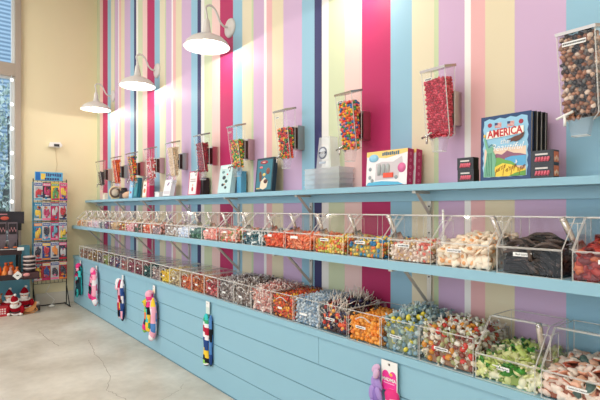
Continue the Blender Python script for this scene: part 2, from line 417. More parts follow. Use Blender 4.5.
def g_creature(kind, s=1):
    g = G(); n = 20; vs = []
    for i in range(n):
        a = 2*PI*i/n
        r = {0: .017*(1+.32*math.cos(5*a)), 1: .018*(1+.28*math.sin(2*a)+.16*math.cos(3*a)), 2: .016*(1+.2*math.cos(4*a)), 3: .019*(1+.12*math.cos(a)+.24*math.cos(3*a))}[kind]*s
        vs.append((r*math.cos(a), r*math.sin(a)))
    P1 = [(x*.9, y*.9, -.005*s) for x, y in vs]+[(x, y, 0) for x, y in vs]+[(x*.75, y*.75, .006*s) for x, y in vs]+[(0, 0, -.005*s), (0, 0, .008*s)]
    for i in range(n):
        j = (i+1) % n
        g.add([], [], 0)
    fs = []; mi = []
    for i in range(n):
        j = (i+1) % n; fs += [(3*n, j, i), (i, j, n+j, n+i)]; mi += [1, 1]
        fs += [(n+i, n+j, 2*n+j, 2*n+i), (2*n+i, 2*n+j, 3*n+1)]; mi += [0, 0]
    k = len(g.v); g.v += P1; g.f += [list(f) for f in fs]; g.m += mi; g.sm += [True]*len(fs)
    return g
def g_chunk(r=.014, seed=0):
    rr = random.Random(seed); g = G().ball((0, 0, 0), (r*rr.uniform(.8, 1.2), r*rr.uniform(.7, 1.1), r*rr.uniform(.6, .9)), 7, 5)
    g.v = [tuple(c*(1+rr.uniform(-.26, .26)) for c in v) for v in g.v]; g.v = [(a*1.15, b_*.95, c*.85) for a, b_, c in g.v]; return g
def g_worm(r=.005, L=.05):
    return G().tube([(-L/2, 0, 0), (-L/5, L*.16, .004), (L/6, -L*.12, 0), (L/2, L*.08, .004)], r, 6)
def g_fruit(r=.02):
    """soft star/flower shaped gummy"""
    return g_creature(0, r/.017)
def g_pop(r=.014, L=.08):
    g = G().ball((0, 0, 0), (r, r, r*.95), 9, 6, 0); g.tube([(0, 0, r*.8), (0, 0, L)], .0022, 6, 1, smooth=True)
    g.add([(-r*.5, 0, r*.8), (0, -r*.6, r*1.5), (r*.5, 0, r*.8), (0, r*.6, r*1.5)], [(0, 1, 2), (0, 2, 3)], 0)
    return g

def cm(c, gloss=.35): return mat('candy_%d_%d_%d' % c, c, gloss, spec=.5)

def rnd_M(x, y, z, flat=0.0, s=1):
    if flat: return T(x, y, z, R.uniform(-flat, flat), R.uniform(-flat, flat), R.uniform(0, 6.28), s)
    return T(x, y, z, R.uniform(0, 6.28), R.uniform(0, 6.28), R.uniform(0, 6.28), s)

def heights(x, y, w_, d_, hf, hb, mound):
    u = max(-1, min(1, x/(w_/2))); v = max(0, min(1, y/d_))
    return hf+(hb-hf)*v+mound*(1-u*u)*math.sin(PI*v)

def shell_spots(w_, d_, hf, hb, mound, p, r):
    """places of the candies one can see in a bin: front row, both ends and top layer (y counts back from the front)"""
    front = []; side = []; top = []
    nx = max(2, int((w_-2*r)/p)); nyy = max(3, int((d_-2*r)/p))
    H_ = lambda x, y: heights(x, y, w_, d_, hf, hb, mound)
    for i in range(nx+1):
        x = -w_/2+r+(w_-2*r)*i/nx; z = r
        while z < H_(x, 0)-r*.6:
            front.append((x+R.uniform(-.38, .38)*p, r*R.uniform(.95, 1.5), z+R.uniform(-.15, .3)*p)); z += p*R.uniform(.72, .98)
    for sgn in (1, -1):
        for j in range(1, nyy+1):
            y = r+(d_-2*r)*j/nyy; z = r
            while z < H_(sgn*w_/2, y)-r*.6:
                side.append((sgn*(w_/2-r), y+R.uniform(-.35, .35)*p, z+R.uniform(-.15, .3)*p, sgn)); z += p*R.uniform(.72, .98)
    for i in range(nx+1):
        for j in range(nyy+1):
            x = -w_/2+r+(w_-2*r)*i/nx; y = r+(d_-2*r)*j/nyy
            top.append((x+R.uniform(-.22, .22)*p*(abs(x) < w_/2-1.5*r), y+R.uniform(-.2, .2)*p*(j > 0), H_(x, y)-r*.4+R.uniform(-.2, .35)*r))
    return front, side, top

def core(g, w_, d_, hf, hb, mound, r, mi):
    n, k = 6, 8; top = []
    ww, dd = w_-2.2*r, d_-2.2*r
    for i in range(n+1):
        for j in range(k+1):
            x = -ww/2+ww*i/n; y = 1.1*r+dd*j/k
            top.append((x, y, max(.004, heights(x, y, w_, d_, hf, hb, mound)-r*1.1)))
    fs = [(i*(k+1)+j, (i+1)*(k+1)+j, (i+1)*(k+1)+j+1, i*(k+1)+j+1) for i in range(n) for j in range(k)]
    N = len(top); rim = [i*(k+1) for i in range(n+1)]+[n*(k+1)+j for j in range(1, k+1)]+[i*(k+1)+k for i in range(n-1, -1, -1)]+[j for j in range(k-1, 0, -1)]
    vs = top+[(top[i][0], top[i][1], .003) for i in rim]
    for a in range(len(rim)):
        b_ = (a+1) % len(rim); fs.append((rim[b_], rim[a], N+a, N+b_))
    fs.append(tuple(N+a for a in range(len(rim))))
    g.add(vs, fs, mi)

def fill_bin(base, w_, d_, hf, hb, mound, p, r, protos, mats, corecol, individual, name, label, group, heapname, heaplabel, cat='candy', flat=0.0, weights=None, extra=None):
    """protos: list of (G, [material names]) ; base: (x, y, z) world place of the heap's front centre on the floor of the bin"""
    front, side, top = shell_spots(w_, d_, hf, hb, mound, p, r)
    heap = G(); hm = []; hidx = []
    for pg, pm in protos:
        hidx.append(len(hm)); hm += pm
    cidx = len(hm); hm.append(corecol)
    core(heap, w_, d_, hf, hb, mound, r, cidx)
    me = None
    if individual: me = [pg.mesh(name, pm) for pg, pm in protos]
    B = Vector(base)
    def put(x, y, z, fl, ind, rx=None):
        k = R.choices(range(len(protos)), weights)[0] if weights else R.randrange(len(protos))
        s = R.uniform(.88, 1.12)
        M = rnd_M(x, y, z, fl, s)
        if rx is not None: M = T(x, y, z) @ rx @ rnd_M(0, 0, 0, .45, s)
        if ind:
            o = bpy.data.objects.new(name, me[k]); COL.objects.link(o); o.matrix_world = Matrix.Translation(B) @ M
            tag(o, label, cat, group)
        else:
            pg, _ = protos[k]; n0 = len(heap.m); heap.join(pg, M); heap.m[n0:] = [a+hidx[k] for a in pg.m]
    fr_ = Euler((PI/2, 0, 0)).to_matrix().to_4x4()
    for x, y, z in front: put(x, y, z, 0, individual, fr_ if flat else None)
    for x, y, z, sg in side:
        put(x, y, z, 0, individual and sg > 0, Euler((0, sg*PI/2, 0)).to_matrix().to_4x4() if flat else None)
    for x, y, z in top: put(x, y, z, flat, individual and y < d_*.8)
    o = heap.build(heapname, hm); o.location = base
    tag(o, heaplabel, 'candy', kind='stuff')

# ------------------------------------------------------------------ bins
LBL = mat('bin_label_white', (240, 238, 236), .5)
def bin_parts(root, w_, dep, hf, ht, hinge, edge, scoopy=True, e=.0034, lab=(0, .075)):
    """hinged acrylic bin: low upright front, slanting lid, flat top; origin front centre, y goes back to the wall"""
    h = w_/2
    prof = [(0, 0), (0, hf), (hinge, ht), (dep, ht), (dep, 0)]
    g = G()
    for x in (-h, h): g.add([(x, y, z) for y, z in prof], [(0, 1, 2, 3, 4)], 0)
    g.add([(-h, 0, .002), (h, 0, .002), (h, dep, .002), (-h, dep, .002)], [(0, 1, 2, 3)], 0)
    g.add([(-h, dep, 0), (h, dep, 0), (h, dep, ht), (-h, dep, ht)], [(0, 1, 2, 3)], 0)
    g.add([(-h, hinge, ht), (h, hinge, ht), (h, dep, ht), (-h, dep, ht)], [(0, 1, 2, 3)], 0)
    def rod(a, b_, mi=1, e_=e): g.tube([a, b_], e_*.75, 4, mi, smooth=False)
    for x in (-h, h):
        for a, b_ in zip(prof, prof[1:]+prof[:1]): rod((x, *a), (x, *b_))
    rod((-h, 0, 0), (h, 0, 0)); rod((-h, dep, ht), (h, dep, ht)); rod((-h, hinge, ht), (h, hinge, ht), 1, e*1.2)
    g.build('bin_body', [ACR, edge], root)
    g = G().add([(-h, 0, 0), (h, 0, 0), (h, 0, hf), (-h, 0, hf)], [(0, 1, 2, 3)], 0)
    g.tube([(-h, 0, hf), (h, 0, hf)], e*.9, 4, 1, smooth=False); g.build('front_panel', [ACR, edge], root)
    a, b_ = (-.0035, hf+.004), (hinge-.006, ht+.003)
    g = G().add([(-h-.002, *a), (h+.002, *a), (h+.002, *b_), (-h-.002, *b_)], [(0, 1, 2, 3)], 0)
    for x in (-h-.002, h+.002): g.tube([(x, *a), (x, *b_)], e*.6, 4, 1, smooth=False)
    g.tube([(-h, *a), (h, *a)], e*.7, 4, 1, smooth=False)
    lid = g.build('lid', [ACR, edge], root)
    g = G().box((-h*.92, hinge-.010, ht-.001), (h*.92, hinge+.012, ht+.005))
    g.build('hinge', edge, lid)
    hw = .037 if root.location.x > -2.4 else .024
    g = G().box((lab[0]-hw, -.005, lab[1]-.008), (lab[0]+hw, -.0025, lab[1]+.008)); lb = g.build('name_label', LBL, root)
    if scoopy:
        g = G(); x0, x1 = h+.004, h+.034; y0, y1 = .06, .14
        g.add([(x0, y0, ht-.12), (x1, y0, ht-.12), (x1, y0, ht-.02), (x0, y0, ht-.02)], [(0, 1, 2, 3)], 0)
        g.add([(x1, y0, ht-.12), (x1, y1, ht-.12), (x1, y1, ht-.02), (x1, y0, ht-.02)], [(0, 1, 2, 3)], 0)
        g.add([(x0, y0, ht-.12), (x1, y0, ht-.12), (x1, y1, ht-.12), (x0, y1, ht-.12)], [(0, 1, 2, 3)], 0)
        for pp in ([(x0, y0, ht-.02), (x1, y0, ht-.02), (x1, y1, ht-.02)], [(x1, y0, ht-.12), (x1, y0, ht-.02)], [(x1, y1, ht-.12), (x1, y1, ht-.02)], [(x0, y0, ht-.12), (x1, y0, ht-.12), (x1, y1, ht-.12)]):
            g.tube(pp, e*.55, 4, 1, smooth=False)
        g.build('scoop_holder', [ACR, edge], root)
    return lb
def dashes(lb, lab, n=9, seed=0):
    rr = random.Random(seed); g = G(); x = lab[0]-.031
    while x < lab[0]+.029:
        wd = rr.uniform(.002, .005); g.box((x, -.0058, lab[1]-.0028), (x+wd, -.005, lab[1]+rr.uniform(.001, .004))); x += wd+rr.choice([.0012, .0012, .003])
    g.build('lettering', INK, lb)

def make_scoop(label, group=None, m=STEEL):
    t = empty('candy_scoop', (0, 0, 0), label, 'scoop', group)
    g = G(); vs = []; n = 8
    for (z, r, dp) in ((0, .019, .012), (-.03, .021, .014), (-.075, .018, .010)):
        for i in range(n+1): a = PI*i/n; vs.append((r*math.cos(a), -dp*math.sin(a), z))
    k = n+1; fs = [(r*k+i, r*k+i+1, (r+1)*k+i+1, (r+1)*k+i) for r in range(2) for i in range(n)]
    vs += [(v[0]*.92, v[1]*.85+.0008, v[2]) for v in vs[:3*k]]; fs += [tuple(x+3*k for x in f[::-1]) for f in fs[:16]]
    fs += [(r*k, (r+1)*k, (r+1)*k+3*k, r*k+3*k) for r in range(2)]+[(r*k+n, (r+1)*k+n, (r+1)*k+n+3*k, r*k+n+3*k) for r in range(2)]
    fs.append(tuple(range(k))); g.add(vs, fs, 0, None, True)
    g.build('scoop_bowl', m, t)
    G().tube([(0, -.006, -.004), (0, -.003, .02), (0, 0, .06), (0, .002, .095), (0, .006, .105)], [.006, .0075, .0085, .0085, .006], 8).build('handle', m, t)
    G().torus(.006, .0015, 10, 5, 0, T(0, -.008, .1, PI/2)).build('hanging_ring', CHROME, t)
    return t

ORD = ['first', 'second', 'third', 'fourth', 'fifth', 'sixth', 'seventh', 'eighth', 'ninth', 'tenth', 'eleventh', 'twelfth', 'thirteenth', 'fourteenth', 'fifteenth', 'sixteenth', 'seventeenth', 'eighteenth', 'nineteenth', 'twentieth', 'twenty-first', 'twenty-second', 'twenty-third', 'twenty-fourth', 'twenty-fifth', 'twenty-sixth', 'twenty-seventh', 'twenty-eighth', 'twenty-ninth', 'thirtieth', 'thirty-first', 'thirty-second']

# middle shelf bins. left edge x, width, contents
BW = .254; DEP = .30; FY0 = -.378
mid = [
 (-.677, dict(n='red gummy', lab='Red Scotties')),
 (-.969, dict(n='black licorice', lab='Black Licorice')),
 (-1.262, dict(n='fried egg gummy', lab='Gummy Fried Eggs')),
 (-1.552, dict(n='white and pink candy')),
 (-1.848, dict(n='blue and yellow sour candy')),
 (-2.140, dict(n='yellow and orange candy')),
 (-2.430, dict(n='peach slice')),
 (-2.700, dict(n='orange red gummy')),
 (-2.960, dict(n='teal and white gummy')),
 (-3.310, dict(n='salmon pink gummy')),
 (-3.610, dict(n='pale pink candy')),
 (-3.870, dict(n='dark green candy')),
 (-4.120, dict(n='white candy')),
 (-4.380, dict(n='white and brown candy')),
 (-4.760, dict(n='brown and pink candy')),
 (-5.020, dict(n='orange and white candy')),
 (-5.280, dict(n='dark green and pink candy')),
 (-5.540, dict(n='pink candy')),
 (-5.800, dict(n='red and yellow candy')),
 (-6.120, dict(n='tan candy')),
 (-6.380, dict(n='purple candy')),
 (-6.640, dict(n='grey candy')),
 (-6.900, dict(n='lilac white candy')),
 (-7.160, dict(n='pale pink and white candy')),
 (-7.460, dict(n='beige candy')),
 (-7.740, dict(n='tan and orange candy')),
]
COLS = {
 3: [(240, 226, 212), (240, 226, 212), (236, 214, 200), (226, 110, 96), (216, 176, 120)],
 4: [(38, 140, 190), (30, 120, 175), (240, 200, 80), (240, 200, 80), (238, 130, 70), (244, 226, 150)],
 5: [(240, 200, 80), (238, 140, 60), (226, 90, 60), (190, 200, 90), (246, 220, 130), (240, 190, 150)],
 6: [(246, 130, 84), (248, 160, 120), (240, 110, 70)],
 7: [(236, 96, 52), (228, 80, 44), (244, 128, 80)],
 8: [(60, 104, 112), (236, 238, 236), (44, 84, 96), (220, 226, 226)],
 9: [(240, 140, 116), (246, 196, 180), (230, 110, 90), (250, 226, 214), (140, 160, 90)],
 10: [(246, 170, 158), (250, 206, 194), (236, 140, 128)],
 11: [(36, 92, 70), (60, 120, 90), (30, 70, 58), (120, 160, 140)],
 12: [(226, 230, 240), (200, 212, 236), (246, 240, 238)],
 13: [(226, 224, 226), (196, 178, 160), (150, 120, 100)],
 14: [(170, 120, 110), (226, 160, 150), (120, 84, 76)],
 15: [(236, 130, 90), (246, 216, 190), (220, 90, 70)],
 16: [(60, 84, 70), (220, 150, 150), (90, 110, 90)],
 17: [(236, 160, 170), (244, 206, 204), (220, 120, 140)],
 18: [(200, 60, 50), (240, 200, 90), (240, 220, 200), (60, 60, 70)],
 19: [(210, 170, 130), (230, 200, 150), (190, 150, 110)],
 20: [(110, 60, 100), (150, 90, 130), (80, 50, 80)],
 21: [(150, 150, 150), (190, 190, 186), (110, 110, 112)],
 22: [(226, 200, 214), (240, 226, 230), (210, 180, 200)],
 23: [(236, 200, 200), (246, 230, 224), (220, 170, 170)],
 24: [(226, 196, 160), (240, 220, 190), (200, 160, 120)],
 25: [(214, 170, 120), (230, 140, 80), (236, 210, 170)],
}
protos_for = {}
NM = len(mid)
scoop_proto = None
for k, (xl, info) in enumerate(mid):
    xc = xl+BW/2; n = info['n']; z = 1.23
    place = ', %s from the cream wall on the middle shelf' % ORD[NM-1-k] if k > 2 else ' on the middle shelf'
    root = empty('acrylic_bin', (xc, FY0, z), 'bin of %s%s' % (n, place), 'candy bin', 'hinged acrylic bins on the middle shelf')
    lab = (-.035+.03*(k % 3 == 0), .078) if k < 3 else (-.03, .083)
    if k == 1: lab = (-.02, .084)
    lb = bin_parts(root, BW, DEP, .108, .233, .13, EDGE, e=.003 if k < 8 else .004, lab=lab)
    if 'lab' in info: text(info['lab'], .0115, (lab[0], -.0052, lab[1]), FRONT, INK, lb, sx=.82)
    elif k < 6: dashes(lb, lab, seed=k)
    # scoop standing in the side holder, handle leaning
    sm_ = WHITE if k == 3 else STEEL
    s = make_scoop('%s scoop in the holder of the %s bin' % ('white' if k == 3 else 'steel', n), 'scoops in the holders of the middle shelf bins', sm_)
    s.location = (xc+BW/2+.008, FY0+.10, z+.138); s.rotation_euler = ((.05 if k == 3 else .25), (-.02 if k == 3 else -.30-.1*R.random()), .25)
    s.scale = (1.55, 1.5, 1.0) if k != 3 else (.65, .65, 1.2)
    w2, d2 = BW-.010, DEP-.012
    base = (xc, FY0+.005, z+.003)
    gl = 'pieces of %s in the middle shelf bin' % n
    hl = 'heap of %s filling its bin%s' % (n, place)
    if k == 0:
        P_ = [(g_creature(i, 1.1), [cm(c), cm(c2)]) for i, (c, c2) in enumerate([((150, 28, 22), (120, 20, 16)), ((168, 42, 28), (130, 22, 18)), ((200, 96, 48), (160, 40, 26)), ((110, 16, 16), (90, 14, 14))])]
        fill_bin(base, w2, d2, .098, .15, .02, .027, .012, P_, None, cm((120, 20, 16)), True, 'red_gummy', 'glossy red gummy piece in the bin with the Red label', gl, 'red_gummy_heap', hl, flat=.7)
    elif k == 1:
        lm = [mat('licorice_black', (26, 21, 21), .5, spec=.25), mat('licorice_sheen', (78, 62, 56), .4, spec=.4)]  # second, browner tone paints the sheen highlights of black sticks
        gs = [g_stick(.13, .0075, .012), g_stick(.16, .0075, .03), g_stick(.10, .008, .006)]
        mes = [a.mesh('licorice_stick', m_) for a in gs for m_ in lm]
        hg = G(); core(hg, w2, d2, .062, .10, .03, .012, 0); ho = hg.build('licorice_heap', lm[0]); ho.location = base
        tag(ho, 'dark base of the black licorice heap in its bin', 'candy', kind='stuff')
        for q in range(96):
            r_ = R.random()
            if q < 34: x, y, zz, ry = R.uniform(-.055, .06), .010+R.uniform(0, .012), R.uniform(.012, .065), R.uniform(.0, .75)
            elif q < 48: x, y, zz, ry = w2/2-.012, R.uniform(.05, .24), R.uniform(.012, .06), None
            else:
                x, y = R.uniform(-.06, .06), R.uniform(.02, .26); zz = heights(x, y, w2, d2, .070, .105, .03)+R.uniform(-.004, .012); ry = R.uniform(-.15, .4)
            rz_ = R.uniform(-.12, .12) if q < 34 else (R.uniform(-.9, .9) if q >= 48 else PI/2+R.uniform(-.1, .1))
            o = bpy.data.objects.new('licorice_stick', R.choice(mes)); COL.objects.link(o)
            o.location = (base[0]+x, base[1]+max(y, .01), base[2]+max(zz, .011)); o.rotation_euler = (R.uniform(-.2, .2), ry if ry is not None else R.uniform(-.25, .25), rz_)
            if q < 48: o.scale = (.72, 1, 1)
            else: o.scale = (.8, 1, 1)
            tag(o, 'black licorice stick in the acrylic bin on the middle shelf', 'candy', 'black licorice sticks in their bin')
    elif k == 2:
        P_ = [(g_egg(.024), [cm((246, 226, 200)), cm((240, 170, 110))]) for _ in range(3)]+[(g_creature(2, 1.5), [cm((250, 234, 212)), cm((246, 222, 196))]) for _ in range(3)]
        fill_bin(base, w2, d2, .076, .14, .03, .033, .014, P_, None, cm((226, 184, 150)), True, 'fried_egg_gummy', 'cream gummy disc with orange centre in the bin beside black licorice', gl, 'fried_egg_heap', hl, flat=.8)
    else:
        cols = COLS[k]
        if k == 3: sh = lambda c: (g_chunk(.009, c), None); r_, p_ = .008, .0175
        elif k in (4, 5): r_, p_ = .009, .0195
        elif k in (6, 7): r_, p_ = .013, .026
        elif k == 8: r_, p_ = .014, .028
        else: r_, p_ = .012, .026
        P_ = []
        for i, c in enumerate(cols):
            gg = g_chunk(r_*1.15, i*7+k) if k not in (6, 7, 8) else (g_creature(i % 4, .8) if k != 8 else g_worm(.007, .05))
            P_.append((gg, [cm(c)]*2 if k in (6, 7) else [cm(c)]))
        cc = tuple(int(sum(c[i] for c in cols)/len(cols)*.8) for i in range(3))
        ind = k in (3, 4)
        nm = {3: 'white_pink_chew', 4: 'sour_chew'}.get(k, 'candy')
        ll = {3: 'small white or pink chew in the bin with the upright white scoop', 4: 'small blue, yellow or orange sour chew in the bright multicolour bin'}.get(k, '')
        if ind: r_, p_ = r_*1.2, p_*1.25; P_ = [(g_chunk(r_*1.1, i*7+k), [cm(c)]) for i, c in enumerate(cols)]
        fill_bin(base, w2, d2, .074 if k != 3 else .078, .10, .012, p_, r_, P_, None, cm(cc), ind, nm, ll, gl, n.replace(' ', '_')+'_heap', hl)

# lower bins on the counter
CY = -.352; CZ = .75
low = [  # (left x, width, contents, colours)
 (-.800, .255, 'sea creature gummy', None),
 (-1.080, .255, 'green frog gummy', None),
 (-1.378, .285, 'mixed fruit candy in clear wrappers', [((210, 60, 50), (232, 226, 214)), ((236, 220, 200), (240, 238, 230)), ((226, 150, 60), (236, 228, 210)), ((240, 232, 220), (220, 220, 212)), ((130, 60, 50), (220, 214, 204)), ((170, 170, 120), (226, 226, 214))]),
 (-1.622, .235, 'lemon candy in blue and white wrappers', [((222, 204, 70), (186, 204, 212)), ((140, 172, 186), (200, 214, 218)), ((186, 204, 206), (160, 188, 198)), ((110, 144, 160), (190, 206, 212)), ((176, 196, 176), (204, 216, 218))]),
 (-1.868, .235, 'orange candy', [((244, 150, 40), (246, 180, 90)), ((236, 130, 30), (246, 170, 80)), ((248, 170, 70), (250, 200, 130))]),
 (-2.116, .235, 'lollipop', None),
 (-2.370, .24, 'silver blue wrapped candy', [((150, 176, 200), (196, 208, 218)), ((200, 214, 226), (214, 222, 228)), ((120, 146, 172), (180, 194, 206)), ((226, 232, 238), (206, 214, 222))]),
 (-2.618, .235, 'orange and red wrapped candy', [((240, 130, 50), (140, 84, 70)), ((246, 180, 60), (150, 96, 80)), ((214, 60, 50), (130, 74, 66)), ((236, 96, 50), (190, 130, 110))]),
 (-2.878, .245, 'pink and white twist candy', [((240, 206, 198), (244, 226, 220)), ((226, 150, 140), (240, 214, 206)), ((246, 230, 224), (236, 200, 192)), ((190, 110, 104), (226, 190, 182))]),
 (-3.125, .235, 'grey brown twist candy', [((120, 96, 90), (206, 196, 192)), ((176, 160, 154), (220, 212, 208)), ((84, 62, 58), (160, 146, 142)), ((214, 206, 202), (190, 180, 176))]),
 (-3.372, .235, 'silver grey twist candy', [((150, 136, 134), (214, 206, 206)), ((196, 186, 186), (226, 220, 220)), ((96, 76, 74), (176, 164, 162))]),
 (-3.610, .225, 'red and pink wrapped candy', [((190, 40, 60), (226, 150, 150)), ((226, 120, 120), (240, 190, 186)), ((120, 50, 50), (190, 130, 126))]),
 (-3.850, .225, 'brown and orange candy', [((190, 90, 60), (226, 150, 110)), ((140, 66, 50), (206, 150, 130)), ((226, 140, 80), (240, 190, 150))]),
 (-4.090, .225, 'orange red chew', [((226, 110, 60), (240, 170, 130)), ((200, 70, 50), (230, 140, 120)), ((236, 190, 150), (240, 220, 200))]),
 (-4.330, .225, 'cream candy', [((226, 206, 160), (240, 230, 206)), ((206, 180, 140), (236, 220, 196)), ((160, 130, 100), (214, 200, 180))]),
 (-4.570, .225, 'yellow candy', [((244, 200, 30), (250, 226, 110)), ((240, 180, 20), (246, 214, 90)), ((250, 220, 80), (250, 236, 150))]),
 (-4.810, .225, 'mixed grey and rose candy', [((160, 130, 130), (210, 196, 196)), ((200, 170, 160), (226, 214, 210)), ((110, 96, 100), (170, 160, 162))]),
 (-5.050, .225, 'dark green candy', [((30, 96, 96), (110, 160, 160)), ((60, 120, 110), (150, 190, 180)), ((40, 60, 66), (120, 140, 140))]),
 (-5.290, .225, 'crimson candy', [((170, 50, 70), (220, 150, 160)), ((200, 90, 100), (230, 180, 180)), ((110, 50, 60), (170, 120, 126))]),
 (-5.530, .225, 'rose candy', [((226, 130, 150), (240, 190, 200)), ((190, 80, 110), (226, 150, 170)), ((150, 100, 110), (200, 170, 176))]),
 (-5.770, .225, 'coral pink candy', [((240, 150, 140), (246, 200, 190)), ((226, 110, 110), (240, 170, 170)), ((200, 170, 160), (226, 210, 204))]),
 (-6.010, .225, 'blue and red candy', [((50, 80, 150), (160, 180, 220)), ((200, 50, 60), (230, 150, 156)), ((226, 226, 230), (200, 206, 220))]),
 (-6.250, .225, 'purple and white candy', [((120, 60, 120), (190, 150, 190)), ((226, 220, 226), (206, 196, 206)), ((80, 60, 90), (150, 130, 160))]),
 (-6.490, .225, 'lime green candy', [((176, 196, 80), (214, 226, 150)), ((206, 214, 130), (226, 232, 180)), ((120, 150, 70), (180, 200, 140))]),
 (-6.730, .225, 'dark plum candy', [((90, 50, 60), (160, 130, 136)), ((130, 80, 90), (186, 160, 166)), ((200, 190, 190), (170, 160, 160))]),
 (-6.970, .225, 'golden candy', [((214, 160, 60), (236, 206, 140)), ((180, 120, 50), (220, 180, 120)), ((90, 60, 40), (160, 130, 100))]),
 (-7.210, .225, 'yellow and brown candy', [((226, 180, 60), (240, 214, 130)), ((120, 76, 50), (180, 150, 120)), ((236, 214, 150), (240, 230, 190))]),
 (-7.450, .225, 'red and cream candy', [((200, 70, 60), (230, 160, 150)), ((236, 214, 190), (240, 230, 214)), ((120, 60, 50), (180, 140, 130))]),
 (-7.690, .225, 'rosy brown candy', [((206, 120, 110), (230, 180, 170)), ((150, 96, 84), (200, 170, 160)), ((226, 200, 180), (236, 220, 206))]),
]
NL = len(low)
def tub_parts(root, w_, dep, h_, edge, e=.0034, lid=False, handle=True, lab=(0, .06), ang=0):
    h = w_/2; g = G()
    for x in (-h, h): g.add([(x, 0, 0), (x, dep, 0), (x, dep, h_), (x, 0, h_)], [(0, 1, 2, 3)], 0)
    g.add([(-h, dep, 0), (h, dep, 0), (h, dep, h_), (-h, dep, h_)], [(0, 1, 2, 3)], 0)
    g.add([(-h, 0, .002), (h, 0, .002), (h, dep, .002), (-h, dep, .002)], [(0, 1, 2, 3)], 0)
    for x in (-h, h):
        for a, b_ in (((0, 0), (0, h_)), ((0, h_), (dep, h_)), ((dep, 0), (dep, h_)), ((0, 0), (dep, 0))): g.tube([(x, *a), (x, *b_)], e*.7, 4, 1, smooth=False)
    g.tube([(-h, dep, h_), (h, dep, h_)], e*.7, 4, 1, smooth=False); g.tube([(-h, 0, 0), (h, 0, 0)], e*.7, 4, 1, smooth=False)
    g.build('bin_body', [ACR, edge], root)
    g = G().add([(-h, 0, 0), (h, 0, 0), (h, 0, h_), (-h, 0, h_)], [(0, 1, 2, 3)], 0); g.tube([(-h, 0, h_), (h, 0, h_)], e*.9, 4, 1, smooth=False)
    g.build('front_panel', [ACR, edge], root)
    if handle:
        pts = [(-.055, -.004, h_-.045)]+[(-.05+.1*i/8, -.010, h_-.04+.018*math.sin(PI*i/8)) for i in range(9)]+[(.055, -.004, h_-.045)]
        G().tube(pts, .0036, 6, 0).build('handle', edge, root)
    if lid:
        g = G().add([(-h, 0, h_+.004), (h, 0, h_+.004), (h, dep, h_+.012), (-h, dep, h_+.012)], [(0, 1, 2, 3)], 0)
        pts = [(-h, 0, h_+.004), (h, 0, h_+.004), (h, dep, h_+.012), (-h, dep, h_+.012), (-h, 0, h_+.004)]
        g.tube(pts, e*.7, 4, 1, smooth=False); g.build('lid', [ACR, edge], root)
    hw = .037 if root.location.x > -2.4 else .022
    return G().box((lab[0]-hw, -.005, lab[1]-.007), (lab[0]+hw, -.0025, lab[1]+.007)).build('name_label', LBL, root)
